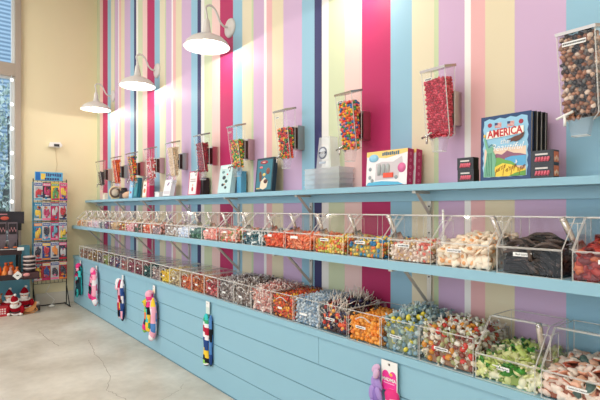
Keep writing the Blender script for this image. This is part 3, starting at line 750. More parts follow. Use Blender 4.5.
for k, (xl, bw, n, cols) in enumerate(low):
    xc = xl+bw/2; z = CZ
    place = ' on the counter' if k < 9 else ', %s from the cream wall on the counter' % ORD[NL-1-k]
    base = (xc, CY+.005, z+.003)
    gl = 'pieces of %s in the counter bin' % n; hl = 'heap of %s filling its bin%s' % (n, place)
    if k < 2:
        root = empty('acrylic_bin', (xc, CY, z), 'hinged clear acrylic bin of %s pieces on the counter' % n, 'candy bin', 'hinged acrylic bins on the counter')
        lab = [(.005, .070), (-.012, .072)][k]
        lb = bin_parts(root, bw, .33, .108, .255, .135, EDGE, lab=lab)
        text(['Gummy Sea Creatures', 'Sour Gummy Big Frogs'][k], .0098, (lab[0], -.0052, lab[1]), FRONT, INK, lb, sx=.72)
        s = make_scoop('steel scoop in the holder of the %s bin' % n, 'scoops in the holders of the counter bins')
        s.location = (xc+bw/2-.012, CY+.10, z+.16); s.rotation_euler = (.3, -.1, .3); s.scale = (1.6, 1.5, 1.15)
        if k == 0:
            P_ = [(g_creature(i % 4, 1.25), [cm(c), cm(c2)]) for i, (c, c2) in enumerate([((244, 222, 206), (226, 160, 130)), ((240, 214, 200), (214, 140, 112)), ((236, 180, 150), (244, 224, 210)), ((246, 228, 214), (200, 110, 80)), ((176, 74, 50), (236, 210, 196)), ((70, 96, 90), (230, 220, 206)), ((228, 150, 50), (240, 222, 200))])]
            fill_bin(base, bw-.01, .318, .082, .125, .02, .034, .013, P_, None, cm((150, 84, 62)), True, 'sea_creature_gummy', 'pink, brown and white sea creature gummy in the counter bin', gl, 'sea_creature_heap', hl, flat=.8, weights=[5, 5, 3, 5, 1, 1, 1])
        else:
            P_ = [(g_frog(s_*1.45), [cm(a), cm(b_)]) for s_, a, b_ in ((1, (50, 130, 36), (236, 230, 180)), (1.05, (190, 206, 110), (240, 234, 200)), (.95, (226, 228, 160), (246, 240, 212)), (1.1, (60, 140, 40), (226, 220, 160)), (1, (240, 236, 204), (150, 186, 90)))]
            fill_bin(base, bw-.01, .318, .066, .105, .02, .042, .019, P_, None, cm((150, 170, 90)), True, 'frog_gummy', 'green and white sour frog gummy in the counter bin', gl, 'frog_gummy_heap', hl, flat=.9)
        continue
    near = k < 9
    root = empty('candy_tub', (xc, CY, z), 'acrylic tub of %s%s' % (n, place), 'candy bin', 'clear acrylic tubs on the counter')
    lab = (-.02, .085 if k < 6 else .07)
    lb = tub_parts(root, bw, .33, .168, EDGE_LOW, lid=(k >= 11), handle=(k in (4, 7) or k >= 9), lab=lab, e=.0034 if k < 9 else .004)
    if k < 6: dashes(lb, lab, seed=50+k)
    if k == 5:
        cols_ = [(200, 50, 36), (236, 96, 50), (30, 30, 70), (30, 30, 70), (150, 30, 40), (240, 180, 90), (60, 40, 40)]
        stickm = mat('lolly_stick', (226, 214, 204), .5)
        gp = g_pop(); mes = [gp.mesh('lollipop', [cm(c), stickm]) for c in cols_]
        hg = G(); core(hg, bw-.01, .318, .08, .10, .01, .014, 0); ho = hg.build('lollipop_heap', cm((60, 36, 44))); ho.location = base
        tag(ho, 'dark base of the lollipop heap in its tub on the counter', 'candy', kind='stuff')
        for q in range(170):
            x = R.uniform(-.095, .095); y = R.uniform(.016, .30)
            if q < 46: y = .016; zz = R.uniform(.016, .13); rx = R.uniform(-.9, .9) ; rot = (R.uniform(-.1, .15), R.uniform(-1.3, 1.3), 0)
            elif q < 70: x = .1; zz = R.uniform(.016, .12); rot = (R.uniform(-1, 1), 0, 0)
            else:
                zz = .105+.05*math.sin(PI*y/.33)+R.uniform(-.01, .04); rot = (R.uniform(-.9, .5), R.uniform(-.5, 1.1), R.uniform(-.3, .3))
            dark = y > .09
            o = bpy.data.objects.new('lollipop', mes[R.choice([2, 3, 2, 3, 4, 6] if dark else range(7))]); COL.objects.link(o)
            o.location = (base[0]+x, base[1]+y, base[2]+zz); o.rotation_euler = rot
            tag(o, 'wrapped lollipop with pale stick in the tub beside the orange candy', 'candy', 'lollipops in the counter tub')
        continue
    tw = k in (6, 7, 8, 9, 10)
    r_ = .0165 if k in (2, 3) else (.012 if k < 6 else .011)
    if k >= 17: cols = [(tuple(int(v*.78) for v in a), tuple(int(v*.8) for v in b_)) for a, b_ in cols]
    P_ = [((g_twist(r_*.9) if k in (8, 9, 10) else g_wrap(r_*.92)), [cm(a, .25), cm(b_, .25)]) for a, b_ in cols]
    if k == 4: P_ = [(g_ball(.0135, False), [cm(a, .2)]) for a, b_ in cols]+[(g_wrap(.012), [cm(cols[0][0], .2), cm(cols[0][1], .2)])]
    cc = tuple(int(sum(c[0][i] for c in cols)/len(cols)*.75) for i in range(3))
    hf, hb, mo = {2: (.155, .17, .02), 3: (.16, .185, .04), 4: (.12, .13, .01), 6: (.155, .165, .02), 7: (.135, .16, .02), 8: (.15, .17, .03), 9: (.16, .175, .03), 10: (.155, .17, .02)}.get(k, (.10, .12, .01))
    nm = {2: 'wrapped_fruit_candy', 3: 'wrapped_lemon_candy', 4: 'orange_candy', 6: 'silver_wrapped_candy', 7: 'orange_red_candy', 8: 'pink_twist_candy'}.get(k, 'candy')
    ind = k in (2, 3, 4)
    pp = (.032 if k in (2, 3) else .024) if near else .026
    if k == 7: P_ = P_  # layered: bright pieces low, brown above handled by weights
    fill_bin(base, bw-.01, .318, hf, hb, mo, pp, r_, P_, None, cm(cc), ind, nm, 'single piece of %s in the counter tub' % n, gl, n.replace(' ', '_')+'_heap', hl)

# ------------------------------------------------------------------ wall dispensers
DW = .14
disp = [  # x, fill top z, radius, colours, description
 (-.728, 2.205, .0095, [(70, 46, 36), (206, 170, 146), (230, 204, 186), (50, 44, 46), (110, 104, 100), (140, 84, 54), (34, 30, 32), (176, 120, 90), (150, 110, 84)], 'brown, black and white chocolate rocks'),
 (-1.400, 2.165, .0075, [(206, 40, 70), (190, 26, 56), (226, 80, 100), (176, 20, 46)], 'deep pink candy'),
 (-2.053, 2.165, .0095, [(236, 96, 50), (244, 190, 60), (226, 50, 60), (50, 110, 180), (70, 150, 80), (240, 130, 130), (246, 150, 60)], 'rainbow chews, the brightest orange mix'),
 (-2.717, 2.09, .0095, [(214, 50, 40), (60, 150, 60), (240, 190, 50), (236, 110, 40), (80, 40, 60), (200, 40, 50)], 'red, green and yellow candy'),
 (-3.397, 2.10, .0095, [(110, 170, 60), (60, 140, 60), (240, 190, 60), (214, 60, 40), (240, 150, 60), (70, 90, 50)], 'mostly green and yellow candy'),
 (-4.027, 2.14, .0095, [(150, 24, 40), (130, 16, 34), (176, 40, 54)], 'dark red candy'),
 (-4.69, 2.165, .0085, [(226, 196, 160), (236, 212, 180), (210, 176, 140)], 'beige candy'),
 (-5.31, 2.10, .011, [(200, 40, 50), (240, 226, 222), (226, 120, 130)], 'red and white candy'),
 (-5.93, 2.18, .011, [(226, 60, 40), (60, 130, 70), (240, 190, 60), (240, 120, 40), (50, 60, 110)], 'multicolour candy'),
 (-6.55, 2.18, .011, [(226, 90, 40), (236, 120, 50), (200, 50, 40)], 'orange red candy'),
 (-7.26, 2.06, .011, [(58, 50, 54), (46, 40, 44), (72, 62, 66)], 'black candy'),
]
def dface(z):   # y of the front face at height z
    return -.210+(2.215-z)/(2.215-1.89)*.045
for k, (x, zt, r, cols, desc) in enumerate(disp):
    dz0 = -.022 if k >= 4 else 0
    t = empty('candy_dispenser', (x, 0, dz0), 'clear wall-mounted dispenser full of %s' % desc, 'dispenser', 'wall-mounted candy dispensers above the upper shelf')
    h = DW/2
    yz = [(-.210, 2.215), (-.120, 2.238), (-.120, 1.885), (-.145, 1.862), (-.165, 1.885)]
    g = G()
    for s in (-1, 1):
        g.add([(s*h, *p) for p in yz[:3]]+[(s*h*.62, *yz[3]), (s*h, *yz[4])], [(0, 1, 2, 4), (2, 3, 4)], 0)
        for a, b_ in ((0, 4), (1, 2)): g.tube([(s*h, *yz[a]), (s*h, *yz[b_])], .0028, 5, 1, smooth=False)
        for a, b_ in ((4, 3), (2, 3)): g.tube([(s*h, *yz[a]), (s*h*.62, *yz[b_])], .0022, 5, 1, smooth=False)
    g.add([(-h, *yz[0]), (h, *yz[0]), (h, *yz[4]), (-h, *yz[4])], [(0, 1, 2, 3)], 0)
    g.add([(-h, *yz[1]), (h, *yz[1]), (h, *yz[2]), (-h, *yz[2])], [(0, 1, 2, 3)], 0)
    g.add([(-h, *yz[4]), (h, *yz[4]), (h*.62, *yz[3]), (-h*.62, *yz[3])], [(0, 1, 2, 3)], 0)
    g.add([(-h, *yz[2]), (h, *yz[2]), (h*.62, *yz[3]), (-h*.62, *yz[3])], [(0, 1, 2, 3)], 0)
    g.build('hopper', [ACR, EDGE], t)
    g = G(); yc = -.150
    for s in (-1, 1): g.add([(s*.045, yc-.022, 1.875), (s*.045, yc+.022, 1.875), (s*.03, yc+.018, 1.80), (s*.03, yc-.018, 1.80)], [(0, 1, 2, 3)], 0)
    for s in (-1, 1): g.add([(-.045, yc+s*.022, 1.875), (.045, yc+s*.022, 1.875), (.03, yc+s*.018, 1.80), (-.03, yc+s*.018, 1.80)], [(0, 1, 2, 3)], 0)
    g.tube([(-.03, yc-.018, 1.80), (.03, yc-.018, 1.80), (.03, yc+.018, 1.80), (-.03, yc+.018, 1.80), (-.03, yc-.018, 1.80)], .002, 4, 1, smooth=False)
    g.build('spout', [clear('spout_%d' % k, (.95, .95, .96), body=.08, bodycol=(.85, .86, .88)), EDGE], t)
    tilt = math.atan2(.023, .09)
    G().box((-h-.005, -.006, -.005), (h+.005, .104, .008), 0, T(0, -.212, 2.219, tilt)).build('lid', mat('lid_smoke', (170, 160, 152), .22, .8), t)
    bk = G().box((-.038, -.066, 1.945), (.038, 0, 2.126)).build('wall_bracket', METAL, t)
    G().box((-.030, -.118, 1.955), (.030, -.066, 2.11)).build('bracket_arm', mat('dark_bracket', (60, 34, 30), .4, .3), bk)
    g = G()
    M_ = T(-.045, -.178, 1.885, 0, 0, 0)
    g.tube([(0, .012, 0), (0, -.022, 0)], .006, 8, 0, M_)
    g.tube([(-.032, -.018, -.012), (.032, -.018, .012)], [.0055, .0055], 8, 0, M_)
    g.tube([(0, -.018, 0), (.004, -.026, -.045)], [.005, .006], 8, 0, M_)
    g.build('dispensing_lever', CHROME if k else WHITE, t)
    lb = G().box((-h*.75, -.2095, 2.168), (-h*.1, -.2082, 2.180)) if k else G().box((-h*.72, -.2095, 2.165), (h*.55, -.208, 2.183))
    if k < 5: 
        lb = lb.build('name_label', LBL, t)
        rr = random.Random(k); g = G(); xx = -h*.68
        lim = h*.48 if not k else -h*.15
        while xx < lim: wd = rr.uniform(.003, .006); g.box((xx, -.2102, 2.171), (xx+wd, -.2095, 2.177)); xx += wd+.002
        g.build('lettering', INK, lb)
    # candy
    heap = G(); hm = [cm(c) for c in cols]; pr = [g_chunk(r*1.3, 90+i) if k == 0 else g_ball(r*1.06) for i in range(3)]
    cc = tuple(int(sum(c[i] for c in cols)/len(cols)*.8) for i in range(3)); hm.append(cm(cc))
    def fy(z): return dface(z)+r+.003 if z > 1.885 else -.165+r+(1.885-z)*.87
    zt_b = zt+.012
    pts = [(fy(zt)+r*.3, zt-r), (-.122-r, zt_b-r), (-.122-r, 1.89), (-.147, 1.872+r*.3), (-.165+r+.003, 1.892)]
    heap.xprism([(p[0], p[1]) for p in pts], -h+r*1.1+.003, h-r*1.1-.003, len(cols))
    spots = []
    p = r*1.9; z = 1.872+r; hex_ = 0
    while z < zt:
        x_ = -h+r+.003+(hex_ % 2)*r; lim = h-r-.002
        if z < 1.89: x_ += .014; lim -= .014
        while x_ <= lim: spots.append((x_, fy(z), z, 1)); x_ += p
        y_ = fy(z)+p
        while y_ < -.122-r*.5:
            spots.append((h-r-.002, y_, z, 1)); spots.append((-h+r+.002, y_, z, 0)); y_ += p
        z += p*.87; hex_ += 1
    x_ = -h+r+.003
    while x_ <= h-r:
        y_ = fy(zt)
        while y_ < -.122-r*.5:
            u = (y_-fy(zt))/.09; spots.append((x_, y_, zt+.012*u+R.uniform(-.004, .006), 1)); y_ += p
        x_ += p
    if k == 0:
        mes = [pr[i % 3].mesh('chocolate_rock', [cm(c)]) for i, c in enumerate(cols)]
    for (a, b_, c_, vis) in spots:
        a += R.uniform(-.4, .4)*r*(abs(a) < h-2*r); c_ += R.uniform(-.45, .45)*r
        if k == 0:
            if 'rocks' not in globals(): rocks = []
            if vis and len(rocks) < 295:
                o = bpy.data.objects.new('chocolate_rock', R.choice(mes)); COL.objects.link(o); o.matrix_world = rnd_M(x+a, b_, c_); rocks.append(o)
                tag(o, 'small brown, black or white chocolate rock in the largest wall dispenser', 'candy', 'chocolate rocks in the wall dispenser'); continue
        q = R.choice(pr); n0 = len(heap.m); heap.join(q, rnd_M(a, b_, c_)); ci = R.randrange(len(cols)); heap.m[n0:] = [ci]*len(q.m)
    o = heap.build('dispenser_candy', hm); o.location = (x, 0, dz0)
    tag(o, 'mass of %s inside its wall dispenser' % desc, 'candy', kind='stuff')

# ------------------------------------------------------------------ upper shelf goods
UZ = 1.632
# --- America picture books
NAVY = mat('cover_navy', (26, 62, 110), .35)
def book_base(x, y, lean, label, cover=NAVY, w_=.236, h_=.305, th=.022):
    t = empty('picture_book', (x, y, UZ), label, 'book', 'large picture books standing together on the upper shelf'); t.rotation_euler = (lean, 0, 0)
    g = G().box((0, -.003, 0), (w_, 0, h_)).box((0, th-.003, 0), (w_, th, h_)).box((0, -.003, 0), (.003, th, h_))
    g.build('cover', cover, t)
    G().box((.003, 0, .004), (w_-.004, th-.003, h_-.004)).build('page_block', mat('page_edges', (206, 200, 196), .7), t)
    return t
b0 = book_base(-1.158, -.170, -.03, 'hardback picture book titled AMERICA with a green statue on the cover')
book_base(-1.148, -.140, -.03, 'dark hardback directly behind the AMERICA book', BLACK)
book_base(-1.142, -.110, -.03, 'dark hardback third from the front behind the AMERICA book', BLACK)
book_base(-1.136, -.080, -.03, 'dark hardback nearest the wall behind the AMERICA book', BLACK)
def layer(pts, lvl, m_, name, par, poly2=None):
    g = G().prism(pts, .0006, 0, T(0, -.0030-.0006*lvl, 0)); return g.build(name, m_, par)
def M_(n, c): return mat('art_'+n, c, .5)
W_, H_ = .236, .305
pts = []
for i in range(9): pts.append((.016+(W_-.032)*i/8, .014 if i % 2 else .018))
for i in range(1, 12): pts.append((W_-(.016 if i % 2 else .011), .016+(H_-.032)*i/12))
for i in range(9): pts.append((W_-.016-(W_-.032)*i/8, H_-(.012 if i % 2 else .02)))
for i in range(1, 12): pts.append((.016 if i % 2 else .011, H_-.016-(H_-.032)*i/12))
layer(pts, 0, M_('pale_blue', (150, 200, 228)), 'cover_panel', b0)
layer([(.02, .0165), (.216, .0165), (.216, .15), (.02, .15)], 1, M_('haze', (236, 206, 180)), 'dusk_sky', b0)
layer([(.05, .105), (.08, .125), (.105, .118), (.13, .135), (.16, .122), (.19, .118), (.216, .110), (.216, .09), (.05, .09)], 2, M_('mountain', (146, 92, 116)), 'mountains', b0)
layer([(.12, .07), (.216, .06), (.216, .108), (.15, .108), (.12, .1)], 3, M_('lake', (90, 170, 214)), 'lake', b0)
layer([(.055, .05), (.06, .1), (.09, .106), (.12, .094), (.15, .085), (.17, .07), (.14, .04)], 4, M_('hill', (110, 170, 80)), 'green_hill', b0)
layer([(.05, .0166), (.07, .06), (.11, .078), (.15, .07), (.19, .05), (.216, .045), (.216, .0166)], 5, M_('field', (240, 206, 70)), 'yellow_field', b0)
layer([(.14, .0167), (.17, .03), (.216, .04), (.216, .0167)], 6, M_('grass', (100, 160, 70)), 'grass_corner', b0)
g = G()
for q in range(11):
    x0 = .075+q*.0125; g.tube([(x0, -.0072, .02+.02*(q % 3)), (x0+.006, -.0072, .05+.006*(q % 4))], .0012, 4)
    for e_ in range(3): g.tube([(x0+.004+.001*e_, -.0072, .036+.006*e_+.006*(q % 4)), (x0+.012, -.0072, .042+.006*e_+.006*(q % 4))], .0011, 4)
g.build('wheat', M_('wheat', (150, 80, 40)), b0)
st_ = [(.018, .0168), (.022, .06), (.03, .10), (.034, .135), (.024, .165), (.018, .20), (.026, .205), (.034, .175), (.043, .15), (.05, .158), (.06, .162), (.066, .15), (.064, .138), (.074, .12), (.08, .09), (.072, .05), (.078, .0168)]
layer(st_, 6, M_('statue', (120, 180, 150)), 'statue', b0)
g = G()
for a in range(7): t_ = PI*a/6; g.tube([(.056+.008*math.cos(t_), -.0075, .158+.006*math.sin(t_)), (.056+.016*math.cos(t_), -.0075, .158+.014*math.sin(t_))], .0012, 4)
for a in range(4): g.tube([(.03+.009*a, -.0075, .02), (.036+.007*a, -.0075, .13)], .0012, 4)
g.build('statue_folds', M_('statue_dark', (72, 132, 112)), b0)
G().ball((.021, -.0075, .213), (.006, .002, .009), 8, 5).build('torch_flame', M_('torch', (246, 200, 90)), b0)
layer([(.028, .196), (.032, .232), (.12, .236), (.205, .242), (.206, .208), (.12, .202)], 7, M_('banner', (246, 240, 228)), 'banner', b0)
text('AMERICA', .050, (.118, -.0082, .2205), (PI/2, -.045, 0), M_('red', (196, 40, 44)), b0, 'title_lettering', sx=.78, offset=.0013)
text('the', .034, (.118, -.0062, .178), FRONT, M_('script', (246, 246, 246)), b0, 'script_lettering', shear=.3)
text('Beautiful', .046, (.125, -.0062, .152), FRONT, M_('script', (246, 246, 246)), b0, 'script_lettering', shear=.35, sx=.95)
for fx in (.085, .145):
    fl = G().box((fx-.016, -.0042, .246), (fx+.016, -.0036, .270)); fo = fl.build('flag', M_('flag_white', (240, 232, 226)), b0)
    g = G()
    for q in range(4): g.box((fx-.016, -.0048, .247+q*.006), (fx+.016, -.0042, .250+q*.006))
    g.build('flag_stripes', M_('red', (196, 40, 44)), fo); G().box((fx-.016, -.0054, .258), (fx-.002, -.0048, .270)).build('flag_canton', M_('canton', (50, 60, 110)), fo)
for fx in (.045, .192): G().ball((fx, -.0045, .262), (.011, .0015, .011), 10, 4).build('rosette', M_('rosette', (170, 50, 70)), b0)
layer([(.125, .185), (.15, .19), (.165, .197), (.186, .200), (.21, .214), (.204, .192), (.188, .178), (.172, .172), (.158, .176), (.145, .172), (.15, .182)], 9, M_('eagle', (96, 56, 44)), 'eagle', b0)
layer([(.166, .076), (.180, .076), (.176, .073), (.169, .073)], 7, M_('hull', (240, 240, 240)), 'boat_hull', b0)
layer([(.172, .077), (.172, .093), (.180, .079)], 7, M_('hull', (240, 240, 240)), 'boat_sail', b0)
# --- small black packs
def blackpack(x, y, z, label, group, pic, rz=0, w_=.088, d_=.05, h_=.060, pc=(226, 110, 130)):
    t = empty('chocolate_pack', (x, y, z), label, 'box', group, rz)
    G().box((-w_/2, -d_, 0), (w_/2, 0, h_)).build('carton', mat('pack_black', (24, 22, 26), .3), t)
    g = G(); rr = random.Random(int(x*1000+z*500))
    for q in range(5):
        a = -w_*.28+w_*.13*q; g.tube([(a, -d_-.001, h_*.2), (a+.006, -d_-.003, h_*.42), (a+.004, -d_-.001, h_*.5)], .0055, 6)
    g.build('printed_picture', mat('pack_pic_%d_%d_%d' % pc, pc, .5), t)
    G().box((-w_*.3, -d_-.001, h_*.66), (w_*.25, -d_, h_*.78)).build('printed_name', mat('pack_text', (216, 210, 206), .5), t)
    if pic:
        g = G().box((w_/2, -d_+.004, h_*.12), (w_/2+.001, -.004, h_*.88)); sd = g.build('side_picture', mat('pack_side', (220, 120, 80), .5), t)
        g = G()
        for q in range(3): g.ball((w_/2+.001, -d_*.75+q*d_*.25, h_*(.35+.12*(q % 2))), (.0015, .008, .009), 6, 4)
        g.build('side_cakes', mat('pack_side_cream', (240, 206, 186), .5), sd)
    return t
grp = 'small black sweet cartons on the upper shelf'
blackpack(-1.238, -.12, UZ, 'small black carton with pink picture, bottom one left of the AMERICA book', grp, False)
blackpack(-1.240, -.12, UZ+.0605, 'small black carton with pink picture, top one left of the AMERICA book', grp, False)
for i, (dx, dz) in enumerate(((0, 0), (0, .0605))):
    blackpack(-.872+dx, -.120, UZ+dz, 'black carton with orange side picture, %s one right of the AMERICA book' % ['lower', 'upper'][i], grp, True, w_=.095, d_=.055)
# --- toy boxes
def toybox(x, y, label, grp):
    t = empty('toy_box', (x, y, UZ), label, 'box', grp)
    w_, d_, h_ = .30, .055, .205
    t.rotation_euler = (-.06, 0, .02)
    yel = M_('toy_yellow', (248, 206, 120)); whi = M_('toy_white', (238, 234, 236)); mag = M_('toy_magenta', (190, 30, 96)); blu = M_('toy_blue', (90, 180, 214))
    G().box((0, -d_, 0), (w_, 0, h_)).build('carton', mag, t)
    G().box((.001, -d_-.001, .001), (w_-.001, -d_, h_-.001)).build('front_print', whi, t)
    g = G().prism([(0, h_-.03), (0, h_), (w_, h_), (w_, h_-.02), (w_*.5, h_-.045)], .0008, 0, T(0, -d_-.001, 0)); g.build('yellow_band', yel, t)
    g = G().prism([(0, .001), (.28, .001), (.24, .018), (.12, .026), (.02, .02)], .0008, 0, T(0, -d_-.001, 0)); g.build('blue_swoosh', blu, t)
    g = G().prism([(.07, .03), (.075, .13), (.12, .14), (.2, .135), (.262, .165), (.268, .13), (.25, .1), (.24, .04)], .0008, 0, T(0, -d_-.001, 0)); g.build('box_window', M_('toy_win', (206, 196, 200)), t)
    g = G()
    for q in range(3): g.lathe([(0, 0), (.012, 0), (.014, .05), (.009, .065), (0, .068)], 10, 0, T(.10+q*.032, -d_-.004, .06, 0, 0, 0, (1, .3, 1)))
    g.build('bottles', M_('toy_bottle', (170, 176, 176)), t)
    G().box((.135, -d_-.008, .045), (.205, -d_-.001, .072)).build('orange_tool', M_('toy_orange', (236, 84, 60)), t)
    G().lathe([(0, 0), (.028, 0), (.028, .001), (0, .001)], 20, 0, T(.262, -d_-.001, .098, PI/2)).build('round_badge', M_('toy_pink', (224, 110, 160)), t)
    G().lathe([(0, 0), (.034, 0), (.034, .001), (0, .001)], 20, 0, T(.055, -d_-.001, h_-.04, PI/2, 0, 0, (1.1, .7, 1))).build('logo_disc', M_('toy_sky', (150, 206, 232)), t)
    g = G(); rr = random.Random(2)
    for q in range(9): g.box((.12+q*.014, -d_-.0035, h_-.030+.002*(q % 2)), (.12+q*.014+.010, -d_-.002, h_-.012+.002*(q % 3)))
    g.build('title_print', M_('toy_title', (70, 110, 130)), t)
    for dx, dz in ((.03, .05), (.048, .03), (.225, .045), (.03, .10)): G().ball((dx, -d_-.002, dz), (.012, .003, .012), 8, 5).build('printed_part', M_('toy_grey', (150, 160, 166)), t)
    g = G()
    for q in range(5): g.lathe([(0, 0), (.010, 0), (.010, .001), (.006, .0012), (.006, 0)], 12, 0, T(w_, -d_/2, .025+q*.038, 0, PI/2))
    g.build('side_rings', M_('toy_ring', (226, 120, 160)), t)
toybox(-1.905, -.11, 'white and yellow toy carton with magenta sides, front one of two', 'craft toy cartons on the upper shelf')
toybox(-1.895, -.045, 'toy carton with magenta side standing behind the white and yellow one', 'craft toy cartons on the upper shelf')
# --- clear tubs with the round emblem bucket
for q in range(4):
    t = empty('clear_tub', (-2.335, -.075, UZ+.0365*q), 'shallow frosted clear tub, %s of the stack of four' % ['bottom one', 'second from the bottom', 'third from the bottom', 'top one'][q], 'tub', 'stacked clear tubs on the upper shelf')
    G().box((-.175, -.065, 0), (.175, .065, .030)).build('tub_body', TUB, t)
    G().box((-.182, -.070, .030), (.182, .070, .0355)).build('rim', TUB, t)
t = empty('emblem_cup', (-2.335, -.075, UZ+.146), 'tall clear tub with round dark emblem on top of the stacked tubs', 'tub')
g = G(); M4 = [(-.075, -.045), (.075, -.045), (.075, .045), (-.075, .045)]
vs = [(x, y, 0) for x, y in M4]+[(x*.72, y*.8, .215) for x, y in M4]
g.add(vs, [(0, 1, 5, 4), (1, 2, 6, 5), (2, 3, 7, 6), (3, 0, 4, 7), (4, 5, 6, 7), (3, 2, 1, 0)]); g.build('tub_body', TUB, t)
em = G().lathe([(0, 0), (.042, 0), (.042, .0012), (0, .0012)], 28, 0, T(-.01, -.0435, .105, PI/2-.04)).build('emblem', M_('emblem', (96, 104, 128)), t)
G().lathe([(0, .0014), (.033, .0014), (.033, .002), (0, .002)], 28, 0, T(-.01, -.0435, .105, PI/2-.04)).build('emblem_field', M_('emblem_in', (206, 210, 218)), em)
g = G().box((-.046, -.0475, .098), (.026, -.0465, .112)); g.build('emblem_band', M_('emblem_band', (60, 64, 86)), em)
text('candy', .02, (-.01, -.048, .105), FRONT, M_('script', (246, 246, 246)), em, shear=.3)
G().box((-.045, -.046, .03), (.02, -.0445, .045)).build('printed_line', M_('faint', (176, 186, 200)), t)
# --- teal picture box, sweet carton, small book ...
def picture_box(x, w_, h_, d_, col, label, art, lean=-.10, y=-.09, name='gift_box', rz=0, cat='box'):
    t = empty(name, (x, y, UZ), label, cat, rz=rz); t.rotation_euler = (lean, 0, rz)
    G().box((0, -d_, 0), (w_, 0, h_)).build('carton', M_('c%d%d%d' % col, col), t)
    for i, (kind, c, a) in enumerate(art):
        g = G()
        if kind == 'r': g.box((a[0]*w_, -d_-.001-.0004*i, a[1]*h_), (a[2]*w_, -d_, a[3]*h_))
        elif kind == 'e': g.ball((a[0]*w_, -d_, a[1]*h_), (a[2]*w_, .003+.0005*i, a[3]*h_), 12, 6)
        elif kind == 'p': g.prism([(px*w_, pz*h_) for px, pz in a], .001+.0004*i, 0, T(0, -d_, 0))
        g.build('printed_picture', M_('p%d_%d_%d' % c, c), t)
    return t
picture_box(-3.165, .235, .275, .04, (20, 56, 68), 'dark teal sweet box with chocolate pieces pictured on its front', [
    ('r', (50, 118, 136), (.06, .06, .94, .94)), ('e', (150, 40, 60), (.45, .87, .25, .06)), ('e', (230, 190, 170), (.45, .87, .17, .03)),
    ('p', (110, 64, 44), [(.25, .3), (.2, .55), (.3, .62), (.38, .45), (.36, .3)]), ('p', (236, 216, 190), [(.3, .1), (.34, .3), (.55, .42), (.75, .3), (.7, .12), (.5, .06)]),
    ('e', (130, 70, 50), (.72, .6, .12, .1)), ('e', (226, 196, 110), (.5, .5, .09, .05)), ('e', (90, 48, 40), (.62, .3, .13, .07)), ('e', (236, 120, 120), (.3, .72, .1, .035)), ('r', (226, 190, 90), (.12, .08, .3, .11))], y=-.09)
picture_box(-3.775, .22, .262, .05, (196, 222, 222), 'pale blue carton with dark berry pattern leaning under the green candy dispenser', [
    ('e', (44, 54, 60), (.4, .55, .14, .07)), ('e', (60, 90, 84), (.6, .42, .12, .06)), ('e', (44, 54, 60), (.35, .3, .11, .05)), ('e', (200, 70, 60), (.65, .66, .06, .03)), ('e', (44, 54, 60), (.6, .2, .1, .05)),
    ('e', (120, 150, 150), (.3, .75, .12, .05)), ('e', (226, 140, 60), (.5, .32, .05, .025)), ('r', (240, 240, 236), (.2, .86, .8, .94))], y=-.085, lean=-.14)
tag(G().box((-3.53, -.075, UZ), (-3.46, -.02, UZ+.19)).box((-3.535, -.078, UZ+.19), (-3.455, -.017, UZ+.198)).build('blue_tin', M_('tin', (86, 160, 196))), 'blue tin beside the pale berry pattern carton', 'tin')
picture_box(-4.40, .19, .245, .04, (206, 60, 90), 'white and pink carton with pictured figures below the dark red candy dispenser', [
    ('r', (240, 234, 232), (.08, .04, .92, .96)), ('e', (200, 60, 70), (.5, .25, .12, .1)), ('e', (236, 190, 170), (.5, .42, .1, .06)), ('r', (190, 170, 166), (.2, .55, .8, .6)), ('r', (190, 170, 166), (.2, .64, .8, .68)), ('e', (226, 226, 230), (.3, .85, .14, .08))], y=-.09)
tag(G().box((-4.19, -.09, UZ), (-4.14, -.02, UZ+.17)).box((-4.185, -.085, UZ+.17), (-4.145, -.025, UZ+.176)).build('dark_carton', BLACK), 'narrow black carton beside the white and pink carton', 'box')
picture_box(-5.02, .19, .185, .05, (238, 234, 234), 'small white leaning card with a dark ribbon print', [('p', (140, 110, 150), [(.4, .7), (.6, .85), (.7, .8), (.5, .6)]), ('r', (214, 206, 210), (.1, .1, .9, .3))], y=-.09, lean=-.2)
t = empty('white_container', (-5.20, -.09, UZ), 'low white container beside the leaning white card', 'container')
G().box((-.06, -.04, 0), (.06, .04, .055)).build('body', WHITE, t); G().box((-.064, -.044, .055), (.064, .044, .063)).build('lid', WHITE, t)
picture_box(-5.67, .13, .21, .04, (236, 206, 170), 'cream and peach carton below the red and white candy dispenser', [('r', (244, 236, 226), (.1, .1, .9, .9)), ('e', (226, 130, 90), (.5, .4, .3, .15)), ('e', (120, 80, 60), (.5, .72, .2, .06))], y=-.09)
picture_box(-5.50, .09, .215, .05, (200, 30, 90), 'narrow crimson carton beside the cream carton', [('r', (226, 90, 130), (.15, .6, .85, .8))], y=-.09, lean=-.05)
picture_box(-6.12, .13, .25, .05, (120, 186, 226), 'sky blue carton with white fish print', [('r', (150, 206, 236), (.08, .05, .92, .95)), ('e', (240, 240, 244), (.5, .62, .22, .07)), ('p', (240, 240, 244), [(.72, .62), (.9, .7), (.9, .54)]), ('e', (220, 60, 60), (.5, .3, .2, .06))], y=-.09)
picture_box(-5.97, .13, .26, .05, (30, 110, 130), 'dark teal carton beside the sky blue carton', [('r', (60, 150, 160), (.15, .1, .85, .7)), ('e', (240, 230, 220), (.5, .8, .3, .06))], y=-.085)
t = empty('wooden_barrel', (-6.25, -.10, UZ), 'pale tan rolled goods lying beside the sky blue carton', 'sweets')
G().lathe([(0, -.07), (.035, -.07), (.048, -.03), (.05, .02), (.04, .07), (0, .07)], 14, 0, T(0, 0, .05, 0, PI/2-.2, .5)).build('roll_body', M_('tan_roll', (222, 180, 150)), t)
G().lathe([(0, .07), (.03, .07), (.03, .074), (0, .074)], 14, 0, T(0, 0, .05, 0, PI/2-.2, .5)).build('roll_end', M_('roll_end', (150, 70, 60)), t)
